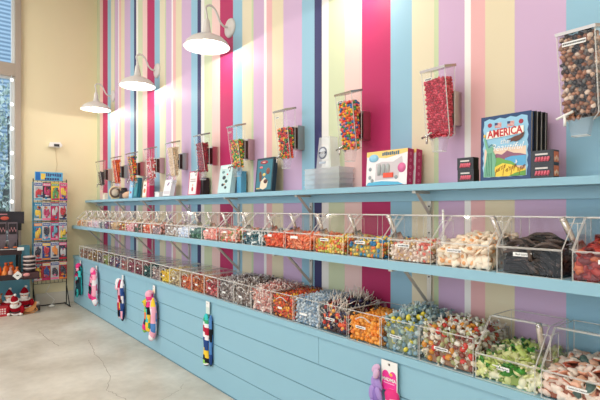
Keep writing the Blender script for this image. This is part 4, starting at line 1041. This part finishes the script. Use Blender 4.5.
for i in range(2):
    t = empty('dark_jar', (-6.52+.12*i, -.085, UZ), 'dark jar with black lid, %s of the pair' % ['one nearer the cream wall', 'one nearer the tan roll'][i], 'jar', 'pair of dark jars on the upper shelf')
    G().lathe([(0, 0), (.04, 0), (.043, .02), (.043, .07), (.03, .09), (0, .09)], 16).build('jar_body', M_('jar_brown', (66, 52, 50)), t)
    G().lathe([(0, .09), (.036, .09), (.036, .115), (0, .117)], 16).build('jar_lid', BLACK, t)
t = empty('round_box', (-6.74, -.10, UZ), 'round cream drum with a dark face standing on edge', 'box')
Md = T(0, 0, .095, PI/2, 0, .9)
G().lathe([(0, -.035), (.092, -.035), (.095, -.03), (.095, .03), (.092, .035), (0, .035)], 26, 0, Md).build('drum_body', M_('drum', (222, 196, 150)), t)
G().lathe([(0, .036), (.078, .036), (.078, .038), (0, .038)], 26, 0, Md).build('drum_face', M_('drum_face', (110, 84, 70)), t)
G().lathe([(0, .039), (.05, .039), (.05, .040), (0, .040)], 26, 0, Md).build('drum_picture', M_('drum_pic', (196, 180, 160)), t)
tag(G().box((-6.64, -.065, UZ), (-6.57, -.005, UZ+.15)).box((-6.635, -.06, UZ+.15), (-6.575, -.01, UZ+.16)).build('dark_canister', M_('can', (60, 44, 44))), 'dark rectangular canister behind the round cream drum', 'tin')
picture_box(-7.2, .09, .10, .05, (236, 226, 206), 'small cream box under the black candy dispenser', [('r', (190, 160, 130), (.1, .8, .9, .95))], lean=0, y=-.10)

# ------------------------------------------------------------------ socks hanging on the counter front
def hash_(a, b_, c): return (a*7349+b_*9151+c*3571+(a*b_)*613) >> 2
def sock(name, path, wd, th, cols, par, seed=0, dots=False):
    """flat knitted sock: rounded ribbon along path (x, z), banded in colours"""
    n = len(path); per = 16; g = G(); vs = []; rr = random.Random(seed)
    pts = []
    for i in range(n-1):
        for q in range(7):
            t_ = q/7; pts.append((path[i][0]*(1-t_)+path[i+1][0]*t_, path[i][1]*(1-t_)+path[i+1][1]*t_))
    pts.append(path[-1]); N = len(pts)
    for i, (x, z) in enumerate(pts):
        a = pts[max(i-1, 0)]; b_ = pts[min(i+1, N-1)]; d = Vector((b_[0]-a[0], b_[1]-a[1])).normalized(); nn = Vector((-d.y, d.x))
        e = min(1, math.sqrt(min(i+.3, N-1-i+.3)/2.8)); ww = wd*(1+.12*math.sin(i*.5+seed))*e
        for q in range(per):
            an = 2*PI*q/per; vs.append((x+nn.x*ww*math.cos(an), -th*e*math.sin(an)*(1+.15*math.sin(i*.7+q)), z+nn.y*ww*math.cos(an)))
    for i in range(N-1):
        ci = cols[(i*len(cols)//(N-1)) if not dots else rr.randrange(len(cols))]
        for q in range(per):
            k2 = (q+1) % per
            mi = cols[(i+q//4)*len(cols)//(N+3)] if not dots else cols[hash_((i+q//5*3)//4, (q+i//5)//4, seed) % len(cols)]
            g.f.append([i*per+q, i*per+k2, (i+1)*per+k2, (i+1)*per+q]); g.m.append(mi); g.sm.append(True)
    g.v = vs; g.f += [list(range(per))[::-1], list(range((N-1)*per, N*per))]; g.m += [cols[0], cols[-1]]; g.sm += [True, True]
    return g
SK = [(60, 190, 190), (30, 60, 70), (226, 60, 130), (240, 170, 190), (240, 232, 236), (180, 30, 60), (40, 70, 130), (240, 200, 60), (60, 160, 110), (24, 24, 30), (80, 130, 190), (150, 120, 190), (240, 120, 60), (140, 200, 90)]
SKM = [mat('yarn_%d' % i, c, .85, spec=.2) for i, c in enumerate(SK)]
CF = -.368
def hook(x, z):
    t = empty('wall_hook', (x, -.3575, z), None, 'hook', 'hooks on the counter front')
    G().tube([(0, 0, 0), (0, -.03, 0), (0, -.034, .008)], .002, 6).lathe([(0, 0), (.008, 0), (.007, .002), (0, .002)], 10, 0, T(0, 0, 0, PI/2)).build('hook_wire', CHROME, t)
    return t
def socks(x, zt, label, hooklabel, header, specs, extra=None):
    hk = hook(x, zt); hk['label'] = hooklabel
    t = empty('novelty_socks', (x, -.3575, zt), label, 'socks', 'pairs of novelty socks hanging on the counter front')
    G().box((-header[0]/2, -.024, -header[1]), (header[0]/2, -.021, .018)).build('header_card', PAPER, t)
    if header[2] is not None:
        pk = G().box((-header[0]/2*.9, -.0255, -header[1]), (header[0]/2*.9, -.024, -header[1]*.35)).build('card_print', mat('card_print_%d_%d_%d' % header[2], header[2], .6), t)
    for i, (path, wd, th, cols, dots, yo) in enumerate(specs):
        o = sock('sock', path, wd, th, cols, t, i+int(-x*10), dots).build('sock', SKM, t); o.location = (0, yo, 0)
    return t
hang = lambda dx, L, foot, s=0: [(dx, -.03), (dx+s*.3, -.12), (dx+s*.6, -L*.5), (dx+s, -L*.8), (dx+s+foot*.3, -L*.95), (dx+s+foot, -L)]
socks(-7.53, .69, 'teal, black and pink novelty socks hanging nearest the cream wall', 'small steel hook nearest the cream wall', (.06, .12, (236, 80, 140)),
      [([(-.02, -.05), (-.05, -.15), (-.09, -.22), (-.05, -.3), (-.04, -.40), (-.11, -.55)], .05, .03, [2, 1, 9, 0, 1, 9, 0], True, -.045), ([(.02, -.05), (.05, -.2), (.05, -.35), (.08, -.5)], .05, .03, [1, 0, 9, 1, 9], True, -.04),
       ([(0, -.02), (.0, -.1), (.01, -.15)], .06, .035, [2, 3, 2], False, -.05)])
socks(-6.70, .69, 'pink and patterned white novelty socks with magenta toes', 'small steel hook holding the socks with magenta toes', (.06, .09, (236, 80, 140)),
      [([(-.06, -.07), (-.13, -.2), (-.17, -.3), (-.19, -.40), (-.2, -.47)], .055, .03, [2, 3, 1, 9, 1, 2], True, -.045), ([(.03, -.03), (.05, -.15), (.06, -.28), (.04, -.4), (.1, -.51)], .065, .035, [3, 4, 3, 4, 3, 2], True, -.06),
       ([(0, .0), (.01, -.08), (.02, -.14)], .05, .03, [3, 2, 3], False, -.07)])
socks(-5.63, .68, 'long slim white, pink and navy novelty socks in the middle of the row', 'small steel hook holding the slim navy and white socks', (.05, .05, None),
      [([(-.03, -.03), (-.09, -.09), (-.09, -.14), (-.03, -.1)], .035, .03, [4, 3, 4], False, -.05), ([(.0, -.03), (-.03, -.2), (-.02, -.35), (-.03, -.5)], .032, .025, [3, 4, 6, 5, 10, 9, 7], True, -.05),
       ([(.035, -.03), (.045, -.2), (.05, -.35), (.05, -.52)], .035, .025, [4, 10, 3, 6, 9, 4, 6], True, -.04)])
socks(-4.665, .68, 'rainbow and pink novelty socks with yellow pompom on the counter front', 'small steel hook holding the rainbow and pink socks', (.055, .06, (240, 230, 190)),
      [([(-.02, -.03), (-.02, -.1), (0, -.15)], .05, .04, [3, 2, 3], False, -.06), ([(-.09, -.12), (-.12, -.2), (-.1, -.3), (-.15, -.42), (-.19, -.5)], .04, .03, [13, 2, 7, 1, 12, 5], True, -.05),
       ([(-.02, -.13), (-.01, -.25), (-.02, -.4), (-.03, -.46)], .04, .03, [0, 7, 2, 8, 9], True, -.07), ([(.05, -.1), (.06, -.25), (.07, -.4), (.02, -.50), (-.02, -.53)], .048, .03, [3, 3, 10, 3, 7, 4], True, -.05),
       ([(-.14, -.14), (-.12, -.17), (-.10, -.19)], .045, .045, [7, 13], True, -.05)])
socks(-3.50, .695, 'slim striped blue, red, yellow and green novelty socks on white card', 'small steel hook holding the slim striped socks', (.06, .085, (206, 220, 214)),
      [([(-.02, -.09), (-.02, -.2), (-.02, -.35), (-.02, -.50), (-.01, -.53)], .046, .016, [0, 8, 4, 5, 4, 6, 6, 7, 9, 13, 4, 9, 0, 12], False, -.026), ([(.045, -.09), (.045, -.25), (.045, -.4), (.045, -.52)], .022, .014, [10, 9, 10, 6, 1], False, -.018)])
t = socks(-1.545, .690, 'pink pattern socks on a white card with pink heart, with purple petals', 'small steel hook holding the pink heart card', (.105, .135, None),
      [([(.015, -.12), (.02, -.2), (.025, -.3), (.03, -.42), (.0, -.5)], .052, .02, [3, 2, 4, 10, 3, 2], True, -.022)])
PK = mat('heart_pink', (236, 50, 150), .5)
hp = []
for i in range(28):
    a = 2*PI*i/28; hx = 16*math.sin(a)**3; hz = 13*math.cos(a)-5*math.cos(2*a)-2*math.cos(3*a)-math.cos(4*a)
    hp.append((hx*.0029, -.072+hz*.0034))
hp2 = G().prism(hp[::-1], .0008, 0, T(0, -.024, 0)).prism([(-.047, -.135), (.049, -.135), (.047, -.066), (-.046, -.066)], .001, 0, T(0, -.0241, 0)).build('heart_print', PK, t)
text('MADMIA', .024, (.0, -.0258, -.078), FRONT, WHITE, hp2, sx=.95, offset=.0008)
G().ball((.012, -.0245, -.050), (.012, .0012, .009), 10, 4).build('gold_spot', mat('gold_spot', (246, 180, 80), .5), hp2)
G().box((-.035, -.0256, -.098), (.035, -.0249, -.094)).build('small_print', mat('heart_pale', (250, 190, 220), .5), hp2)
G().lathe([(0, 0), (.006, 0), (.006, .001), (0, .001)], 12, 0, T(0, -.024, 0, PI/2)).build('hang_hole', BLACK, t)
pet = G(); rr = random.Random(4)
for i, (dx, dz, rz_, c, sx) in enumerate([(-.085, -.04, .9, 1, 1.0), (-.075, -.075, .4, 0, 1.1), (-.09, -.12, -.1, 0, 1.1), (-.06, -.115, -.35, 0, 1.1), (-.1, -.17, .15, 0, 1.2), (-.07, -.18, -.1, 2, 1.2), (-.05, -.16, -.3, 0, 1), (-.09, -.24, .05, 0, 1.2), (-.06, -.24, -.2, 2, 1.1), (-.06, -.055, .5, 1, .9)]):
    pet.ball((0, 0, 0), (.021*sx, .010, .038*sx), 10, 7, c, T(dx, -.03-.003*i, dz, .1, rz_, 0))
pet.build('petal_trim', [mat('petal_purple', (168, 140, 206), .8), mat('petal_pink', (214, 176, 208), .8), mat('petal_deep', (140, 112, 186), .8)], t)

# ------------------------------------------------------------------ cream wall: speaker, cable, wire rack of toy packs
t = empty('wall_speaker', (CX, -.63, 2.49), 'small white device with black lens high on the cream wall', 'camera')
G().xprism([(-.095, -.03), (-.08, .035), (.06, .045), (.09, .0), (.07, -.035)], 0, .09).build('housing', WHITE, t)
G().box((.09, -.03, -.025), (.10, .045, .012)).build('lens', BLACK, t)
G().tube([(.004, .0, -.03), (.004, .03, -.3), (.004, -.01, -.6), (.004, .0, -.75)], .0025, 5).build('cable', mat('cream_cable', (206, 186, 150), .6), t)

RXp = -7.86; Y0, Y1 = -.955, -.50
t = empty('wire_display_rack', (RXp, 0, 0), 'black wire grid rack of toy packs standing against the cream wall', 'display rack')
WIRE = mat('black_wire', (34, 32, 34), .4, .4)
g = G()
for i in range(9): y = Y0+(Y1-Y0)*i/8; g.tube([(0, y, .36), (0, y, 1.93)], .003, 4, smooth=False)
for i in range(24): z = .36+i*.068; g.tube([(0, Y0, z), (0, Y1, z)], .003, 4, smooth=False)
for y in (Y0, Y1): g.tube([(0, y, .02), (0, y, 1.95)], .008, 6)
g.build('grid_panel', WIRE, t)
g = G()
for y in (Y0, Y1): g.tube([(-.13, y, .012), (.24, y, .012)], .009, 6); g.tube([(0, y, .32), (.2, y, .02)], .007, 6)
g.tube([(.0, Y0, .03), (.0, Y1, .03)], .009, 6); g.build('base', WIRE, t)
G().box((-.01, Y0-.012, .4), (.05, Y0-.004, 1.9)).build('side_strip', mat('teal_strip', (30, 120, 150), .5), t)
sg = G().box((.01, Y0+.02, 1.925), (.016, Y0+.40, 2.055)).build('header_sign', mat('sign_blue', (96, 176, 220), .5), t)
g = G().box((.016, Y0+.10, 1.94), (.0175, Y0+.16, 2.03)); g.build('sign_patch', mat('sign_yellow', (240, 206, 90), .5), sg)
rr = random.Random(8); g = G()
for q in range(9): g.box((.016, Y0+.17+q*.024, 1.985+rr.uniform(0, .02)), (.018, Y0+.185+q*.024, 2.03+rr.uniform(0, .01)))
for q in range(6): g.box((.016, Y0+.15+q*.034, 1.935), (.018, Y0+.175+q*.034, 1.965))
g.build('sign_lettering', mat('sign_ink', (50, 50, 110), .5), sg)
G().box((.016, Y0+.01+.02, 1.93), (.0172, Y0+.09, 2.05)).build('sign_corner', mat('sign_deep', (30, 110, 190), .5), sg)
PC = [(226, 40, 60), (40, 140, 190), (240, 200, 60), (190, 30, 100), (236, 236, 238), (50, 50, 70), (240, 150, 60), (90, 180, 100), (120, 190, 220), (30, 70, 150), (236, 120, 160), (170, 30, 40)]
packs = [  # rows from the top: (backing, toy a, toy b) per pack
 [(4, 0, 8), (5, 3, 4), (2, 7, 3), (10, 2, 9)],
 [(8, 2, 4), (4, 3, 10), (3, 4, 0), (4, 0, 5)],
 [(1, 2, 6), (4, 5, 1), (3, 8, 10), (4, 2, 7)],
 [(4, 5, 0), (9, 0, 6), (4, 6, 5), (5, 4, 0)],
 [(0, 2, 4), (11, 9, 3), (4, 5, 10), (11, 5, 6)]]
rown = ['top row', 'second row from the top', 'middle row', 'fourth row from the top', 'bottom row']
coln = ['at the window side', 'second from the window side', 'third from the window side', 'at the counter side']
cw = (Y1-Y0)/4
cname = {0: 'red', 1: 'blue', 2: 'yellow', 3: 'magenta', 4: 'white', 5: 'black', 6: 'orange', 7: 'green', 8: 'pale blue', 9: 'navy', 10: 'pink', 11: 'dark red'}
for r_ in range(5):
    for c_ in range(4):
        bk_, a_, b2 = packs[r_][c_]; yc = Y0+cw*(c_+.5); z1 = 1.895-.302*r_; hh = .275
        t = empty('toy_pack', (RXp+.012, yc, z1), '%s backed toy pack, %s, %s' % (cname[bk_], rown[r_], coln[c_]), 'toy pack', 'carded toy packs on the wire rack')
        M2 = [mat('pk_%d' % i, tuple(int(v*.88) for v in PC[i]), .45) for i in (bk_, a_, b2)]
        ww = cw*.49; rx = (.05 if r_ == 0 else .02)
        G().box((rx, -ww, -hh), (rx+.004, ww, 0)).build('backing_card', M2[0], t)
        G().tube([(-.01, 0, -.02), (rx+.03, 0, -.015), (rx+.03, 0, -.005)], .0025, 5).build('peg', CHROME, t)
        rr = random.Random(r_*10+c_)
        bl = G().xprism([(-ww*.7, -hh*.82), (ww*.7, -hh*.82), (ww*.7, -hh*.3), (ww*.3, -hh*.25), (-ww*.3, -hh*.25), (-ww*.7, -hh*.3)], rx+.004, rx+.026).build('blister', clear('blister_%d%d' % (r_, c_), (.96, .96, .97), body=.04, bodycol=(.9, .9, .92)), t)
        g = G()
        for q in range(3): g.ball((rx+.013, (-.5+q*.5)*ww*.8, -hh*rr.uniform(.4, .7)), (.010, ww*.33, hh*rr.uniform(.14, .24)), 8, 6, 0)
        g.build('toy', M2[1], t)
        G().ball((rx+.013, 0, -hh*.74), (.01, ww*.5, hh*.05), 8, 5).build('toy', M2[2], t)
        lp = G().box((rx+.004, -ww*.92, -hh*.2), (rx+.0055, ww*.92, -hh*.05)).build('printed_band', mat('pk_%d' % ((bk_+5) % 12), PC[(bk_+5) % 12], .45), t)
        G().box((rx+.004, -ww*.92, -hh*.97), (rx+.0055, ww*.92, -hh*.87)).build('printed_foot', M2[2], t)
        for q in range(8):
            ci = rr.choice([0, 1, 2, 3, 3, 5, 5, 6, 9, 10, 11, 4]); py_ = rr.uniform(-.7, .5)*ww; pz_ = -hh*rr.uniform(.22, .85)
            G().box((rx+.004, py_, pz_-.02), (rx+.0062, py_+ww*rr.uniform(.25, .6), pz_+rr.uniform(.0, .02))).build('printed_patch', mat('pk_%d' % ci, PC[ci], .45), t)
        g = G()
        for q in range(5): g.box((rx+.0055, -ww*.7+q*ww*.3, -hh*.16), (rx+.0065, -ww*.7+q*ww*.3+ww*.2, -hh*(.08+.02*(q % 2))))
        g.build('lettering', mat('pk_4' if bk_ != 11 else 'pk_2', PC[4], .45), lp)
t = empty('white_adapter', (-7.80, -.72, 0), 'white plug and cord lying on the floor under the wire rack', 'cord')
G().ball((0, 0, .02), (.03, .045, .02), 10, 6).build('plug', WHITE, t)
G().tube([(0, 0, .04), (-.05, .05, .1), (-.1, -.06, .22), (-.12, .0, .33)], .004, 6).build('cord', WHITE, t)
t = empty('small_jar', (-7.7, -.93, 0), 'small jar with pale lid on the floor beside the santas', 'jar')
G().lathe([(0, 0), (.04, 0), (.045, .01), (.045, .07), (.03, .08), (0, .08)], 14).build('jar_body', M_('jar_dark', (70, 56, 54)), t)
G().lathe([(0, .08), (.035, .08), (.035, .12), (.02, .13), (0, .13)], 14).build('jar_lid', M_('jar_lid', (206, 190, 176)), t)

# ------------------------------------------------------------------ string lights by the window
t = empty('string_lights', (-7.985, -1.215, 0), 'string of round white bulbs hanging down beside the window frame', 'string lights')
G().tube([(0, 0, z) for z in (3.475, 3.0, 2.4, 1.5)], .006, 6).build('cord', mat('grey_cord', (190, 200, 204), .5), t)
GB = mat('globe_bulb', (255, 250, 240), .3, emit=2.2)
for k in range(6):
    z = 1.6+.36*k; G().ball((.035, 0, z), .024, 12, 8).build('bulb', GB, t)
    G().tube([(0, 0, z+.03), (.03, 0, z+.02)], .010, 6).build('socket', WHITE, t)

# ------------------------------------------------------------------ tiered display stand with seasonal goods
SX = -7.83
t = empty('tiered_display_stand', (SX, -1.85, 0), 'black tiered display stand of halloween goods under the window', 'display stand')
G().xprism([(-1.0, .5), (.70, .5), (.72, .53), (.72, .60), (-1.0, .60)], 0, .012).box((-.0, -1.0, .505), (.36, .72, .52)).box((.35, -1.0, .505), (.362, .72, .58)).build('lower_tray', mat('stand_maroon', (44, 26, 32), .4), t)
G().box((0, -1.0, .92), (.30, .70, .932)).build('upper_tray', mat('tray_grey', (196, 194, 196), .4), t)
G().box((.30, -1.0, .85), (.305, .70, .925)).build('tray_face', mat('stand_maroon', (44, 26, 32), .4), t)
g = G()
for y in (-.98, .68): g.box((-.01, y-.015, .5), (.03, y+.015, 1.45))
g.box((.25, .665, .53), (.28, .695, .92)); g.build('posts', BLACK, t)
g = G().box((-.012, -1.0, 1.18), (.0, .74, 1.45)); g.build('header_board', mat('header_black', (30, 28, 36), .45), t)
hb = G().xprism([(-1.0, 1.49), (.76, 1.455), (.76, 1.28), (-1.0, 1.30)], .08, .09).build('header_sign', mat('header_front', (34, 32, 42), .45), t)
g = G()
for q in range(4): g.ball((.092, .52-.16*q, 1.36+.01*(q % 2)), (.004, .055, .028), 8, 5)
g.build('printed_picture', mat('hd_orange', (196, 80, 60), .5), hb)
G().box((.09, .1, 1.41), (.092, .55, 1.425)).build('printed_line', mat('hd_pink', (180, 120, 130), .5), hb)
for y in (-.25, .25): pass
G().box((.02, -.75, 0), (.12, -.25, .5)).build('pedestal', BLACK, t)
G().box((-.03, -.85, 0), (.32, -.15, .02)).build('foot_plate', BLACK, t)
G().box((.33, .64, .91), (.336, .72, .955)).build('price_tag', PAPER, t)
tg = G().box((-.045, -.045, -.001), (.045, .045, .001), 0, T(.366, .64, .565, 0, PI/2, 0) @ T(0, 0, 0, 0, 0, PI/4)).build('diamond_tag', PAPER, t)
G().box((.3672, .625, .558), (.3682, .655, .572)).build('tag_print', INK, tg)
# goods: dark carded packs in front of the header
for q in range(3):
    y = -1.24-.135*q
    t = empty('halloween_pack', (SX+.12, y, .934), 'dark framed halloween sweet pack, %s on the upper tray' % ['nearest the window frame', 'second from the window frame', 'third from the window frame'][q], 'sweet pack', 'dark packs on the upper tray')
    G().box((0, -.06, .12), (.02, .06, .37)).box((-.0, -.05, 0), (.04, .05, .12)).build('pack_body', mat('hp_grey', (104, 92, 100), .4), t)
    G().box((.02, -.048, .20), (.023, .048, .35)).build('pack_window', mat('hp_dark', (40, 32, 40), .3), t)
    g = G()
    for i in range(5): g.ball((.024, -.035+.018*i, .25+.03*(i % 2)), (.004, .008, .02), 6, 4)
    g.build('printed_figures', mat('hp_rose', (170, 120, 124), .4), t)
for q in range(4):
    y = -1.22-.11*q
    t = empty('witch_hat', (SX+.22, y, .934), 'small black witch hat favour, %s on the upper tray' % ['nearest the window frame', 'second in line', 'third in line', 'fourth in line'][q], 'hat', 'witch hat favours on the upper tray')
    G().lathe([(0, 0), (.052, 0), (.05, .006), (.026, .012), (.014, .05), (.003, .09), (0, .092)], 14).build('hat_body', mat('hat_black', (28, 24, 28), .6), t)
    G().lathe([(.0265, .012), (.022, .026)], 14).build('hat_band', mat('hat_band', (226, 110, 50), .6), t)
for q in range(7):
    y = -1.27-.075*q+.01*(q % 2); z = .522
    t = empty('pumpkin_bag', (SX+.2+.05*(q % 2), y, z), 'orange bag of halloween sweets, %s in the lower tray' % ORD[q]+' from the tins', 'sweet bag', 'orange sweet bags in the lower tray')
    G().lathe([(0, 0), (.045, .01), (.055, .08), (.045, .14), (.018, .18), (.03, .21)], 10, 0, T(0, 0, 0, 0, 0, q, (.7, 1, 1.05))).build('bag', mat('bag_orange', (230, 100, 36), .45), t)
    G().torus(.02, .005, 10, 5, 0, T(0, 0, .189)).build('tie', mat('bag_tie', (40, 30, 30), .6), t)
for q in range(3):
    y = -1.215-.075*q; rr = random.Random(q)
    g = G().lathe([(0, 0), (.03, .004), (.037, .05), (.034, .10), (.012, .13), (.022, .16)], 10, 0, T(0, 0, 0, 0, 0, q, (.8, 1, 1)))
    g.v = [(a*(1+rr.uniform(-.12, .12)), b_*(1+rr.uniform(-.12, .12)), c_) for a, b_, c_ in g.v]
    o = g.build('candy_bag', mat('bag_mix_%d' % q, [(210, 110, 50), (190, 150, 140), (226, 130, 60)][q], .35)); o.location = (SX+.315, y, .523); o.rotation_euler = (0, .1, 0)
    tag(o, '%s small crumpled sweet bag along the front of the lower tray' % ['first', 'second', 'third'][q], 'sweet bag', 'small bags along the front of the lower tray')
for q in range(4):
    t = empty('round_tin', (-7.54, -1.055, .605+.055*q), 'dark round tin with pale rim, %s of four stacked beside the stand' % ['bottom one', 'second from the bottom', 'third from the bottom', 'top one'][q], 'tin', 'stacked dark tins beside the stand')
    G().lathe([(0, 0), (.074, 0), (.077, .006), (.077, .042), (0, .042)], 24).build('tin_body', mat('tin_dark', (52, 38, 42), .35), t)
    G().lathe([(.0775, .034), (.082, .034), (.082, .052), (.0, .054)], 24).build('tin_lid', mat('tin_rim', (206, 186, 182), .35), t)
t = empty('pink_parcel', (-7.50, -1.09, .522), 'small pink and white parcel under the stacked tins', 'parcel')
G().box((-.07, -.07, 0), (.09, .14, .078)).build('parcel_body', mat('parcel_dark', (70, 40, 44), .5), t)
G().ball((.085, -.02, .05), (.02, .045, .025), 10, 6).build('pink_top', mat('parcel_pink', (226, 150, 150), .6), t)
sup = bpy.data.objects['tiered_display_stand']
G().box((.0, .70, .505), (.42, .91, .522)).build('side_tray', mat('stand_maroon', (44, 26, 32), .4), sup)

# ------------------------------------------------------------------ plush santas, gift box, sleigh
RED = mat('plush_red', (150, 18, 32), .9, spec=.1, var=.15, scale=40); FUR = mat('plush_white', (240, 232, 226), .95, spec=.1); SKIN = mat('plush_face', (226, 176, 150), .8)
def santa(x, y, s, rz, tilt, label):
    t = empty('plush_santa', (x, y, 0), label, 'plush toy', 'red plush santas on the floor under the stand', rz); t.rotation_euler = (0, tilt, rz); t.scale = (s, s, s)
    G().ball((0, 0, .115), (.095, .10, .12), 16, 10).ball((.05, -.05, .03), (.06, .035, .032), 10, 6).ball((.05, .05, .03), (.06, .035, .032), 10, 6).build('body', RED, t)
    g = G().torus(.098, .016, 20, 8, 0, T(0, 0, .075)).torus(.07, .016, 18, 8, 0, T(.0, 0, .205))
    g.ball((.035, 0, .235), (.05, .055, .05), 12, 8); g.build('fur_trim', FUR, t)
    G().ball((.01, 0, .265), (.058, .058, .058), 14, 10).ball((.068, 0, .262), .010, 8, 6).build('head', SKIN, t)
    for s_ in (-1, 1):
        G().ball((.06, .022*s_, .282), .007, 8, 6).build('eye', BLACK, t)
        a = G().tube([(.0, .085*s_, .18), (.05, .12*s_, .13), (.09, .10*s_, .10)], [.035, .032, .026], 10).build('arm', RED, t)
        G().ball((.10, .095*s_, .09), .028, 10, 6).build('mitten', FUR, a)
        G().ball((.105, .05*s_, .03), (.03, .028, .028), 10, 6).build('boot', BLACK, t)
    h_ = G().lathe([(.062, .295), (.055, .33), (.035, .37), (.012, .40), (0, .405)], 16, 0, T(-.005, 0, 0)).build('hat', RED, t)
    G().torus(.06, .014, 18, 8, 0, T(-.005, 0, .298)).ball((-.02, .02, .405), .022, 10, 7).build('hat_trim', FUR, h_)
    G().torus(.1, .010, 20, 6, 0, T(0, 0, .12)).build('belt', BLACK, t)
santa(-7.70, -1.28, .86, .2, 0, 'plush santa sitting furthest from the wire rack')
santa(-7.58, -1.19, .82, -.5, .5, 'plush santa slumped over in the middle')
santa(-7.75, -1.08, .9, -.3, .12, 'plush santa beside the wire rack, largest of the three')
t = empty('toy_sleigh', (-7.55, -1.10, 0), 'tan wooden toy sleigh in front of the plush santas', 'toy sleigh')
TAN = mat('sleigh_tan', (206, 140, 84), .6)
G().xprism([(-.10, .03), (.08, .03), (.12, .09), (.13, .16), (.10, .10), (.02, .07), (-.08, .06)], -.05, .05).build('sleigh_body', TAN, t)
for s_ in (-1, 1): G().tube([(.045*s_, -.11, .012), (.045*s_, .08, .010), (.045*s_, .14, .04), (.045*s_, .13, .075)], .007, 6).build('runner', TAN, t)
t = empty('gift_box', (-7.62, -1.40, 0), 'red gift box with white printed lettering on the floor by the santas', 'box')
G().box((-.07, -.08, 0), (.07, .085, .13)).build('box_body', mat('gift_red', (190, 40, 56), .6), t)
g = G()
for r_ in range(3):
    for q in range(4): g.box((.07, -.05+q*.03, .03+r_*.03), (.0712, -.03+q*.03, .05+r_*.03))
g.build('lettering', mat('gift_white', (236, 214, 210), .6), t)
G().box((-.074, -.084, .13), (.074, .089, .142)).build('box_lid', mat('gift_red', (190, 40, 56), .6), t)
t = empty('plush_reindeer', (-7.68, -1.41, .1425), 'small brown plush figure on top of the red gift box', 'plush toy')
G().ball((0, 0, .05), (.04, .045, .05), 12, 8).build('body', mat('brown_plush', (150, 96, 66), .9), t)
G().ball((.02, 0, .12), (.035, .035, .035), 12, 8).build('head', mat('pale_plush', (206, 160, 130), .9), t)
for s_ in (-1, 1): G().ball((.0, .035*s_, .15), .014, 8, 6).build('ear', mat('brown_plush', (150, 96, 66), .9), t)
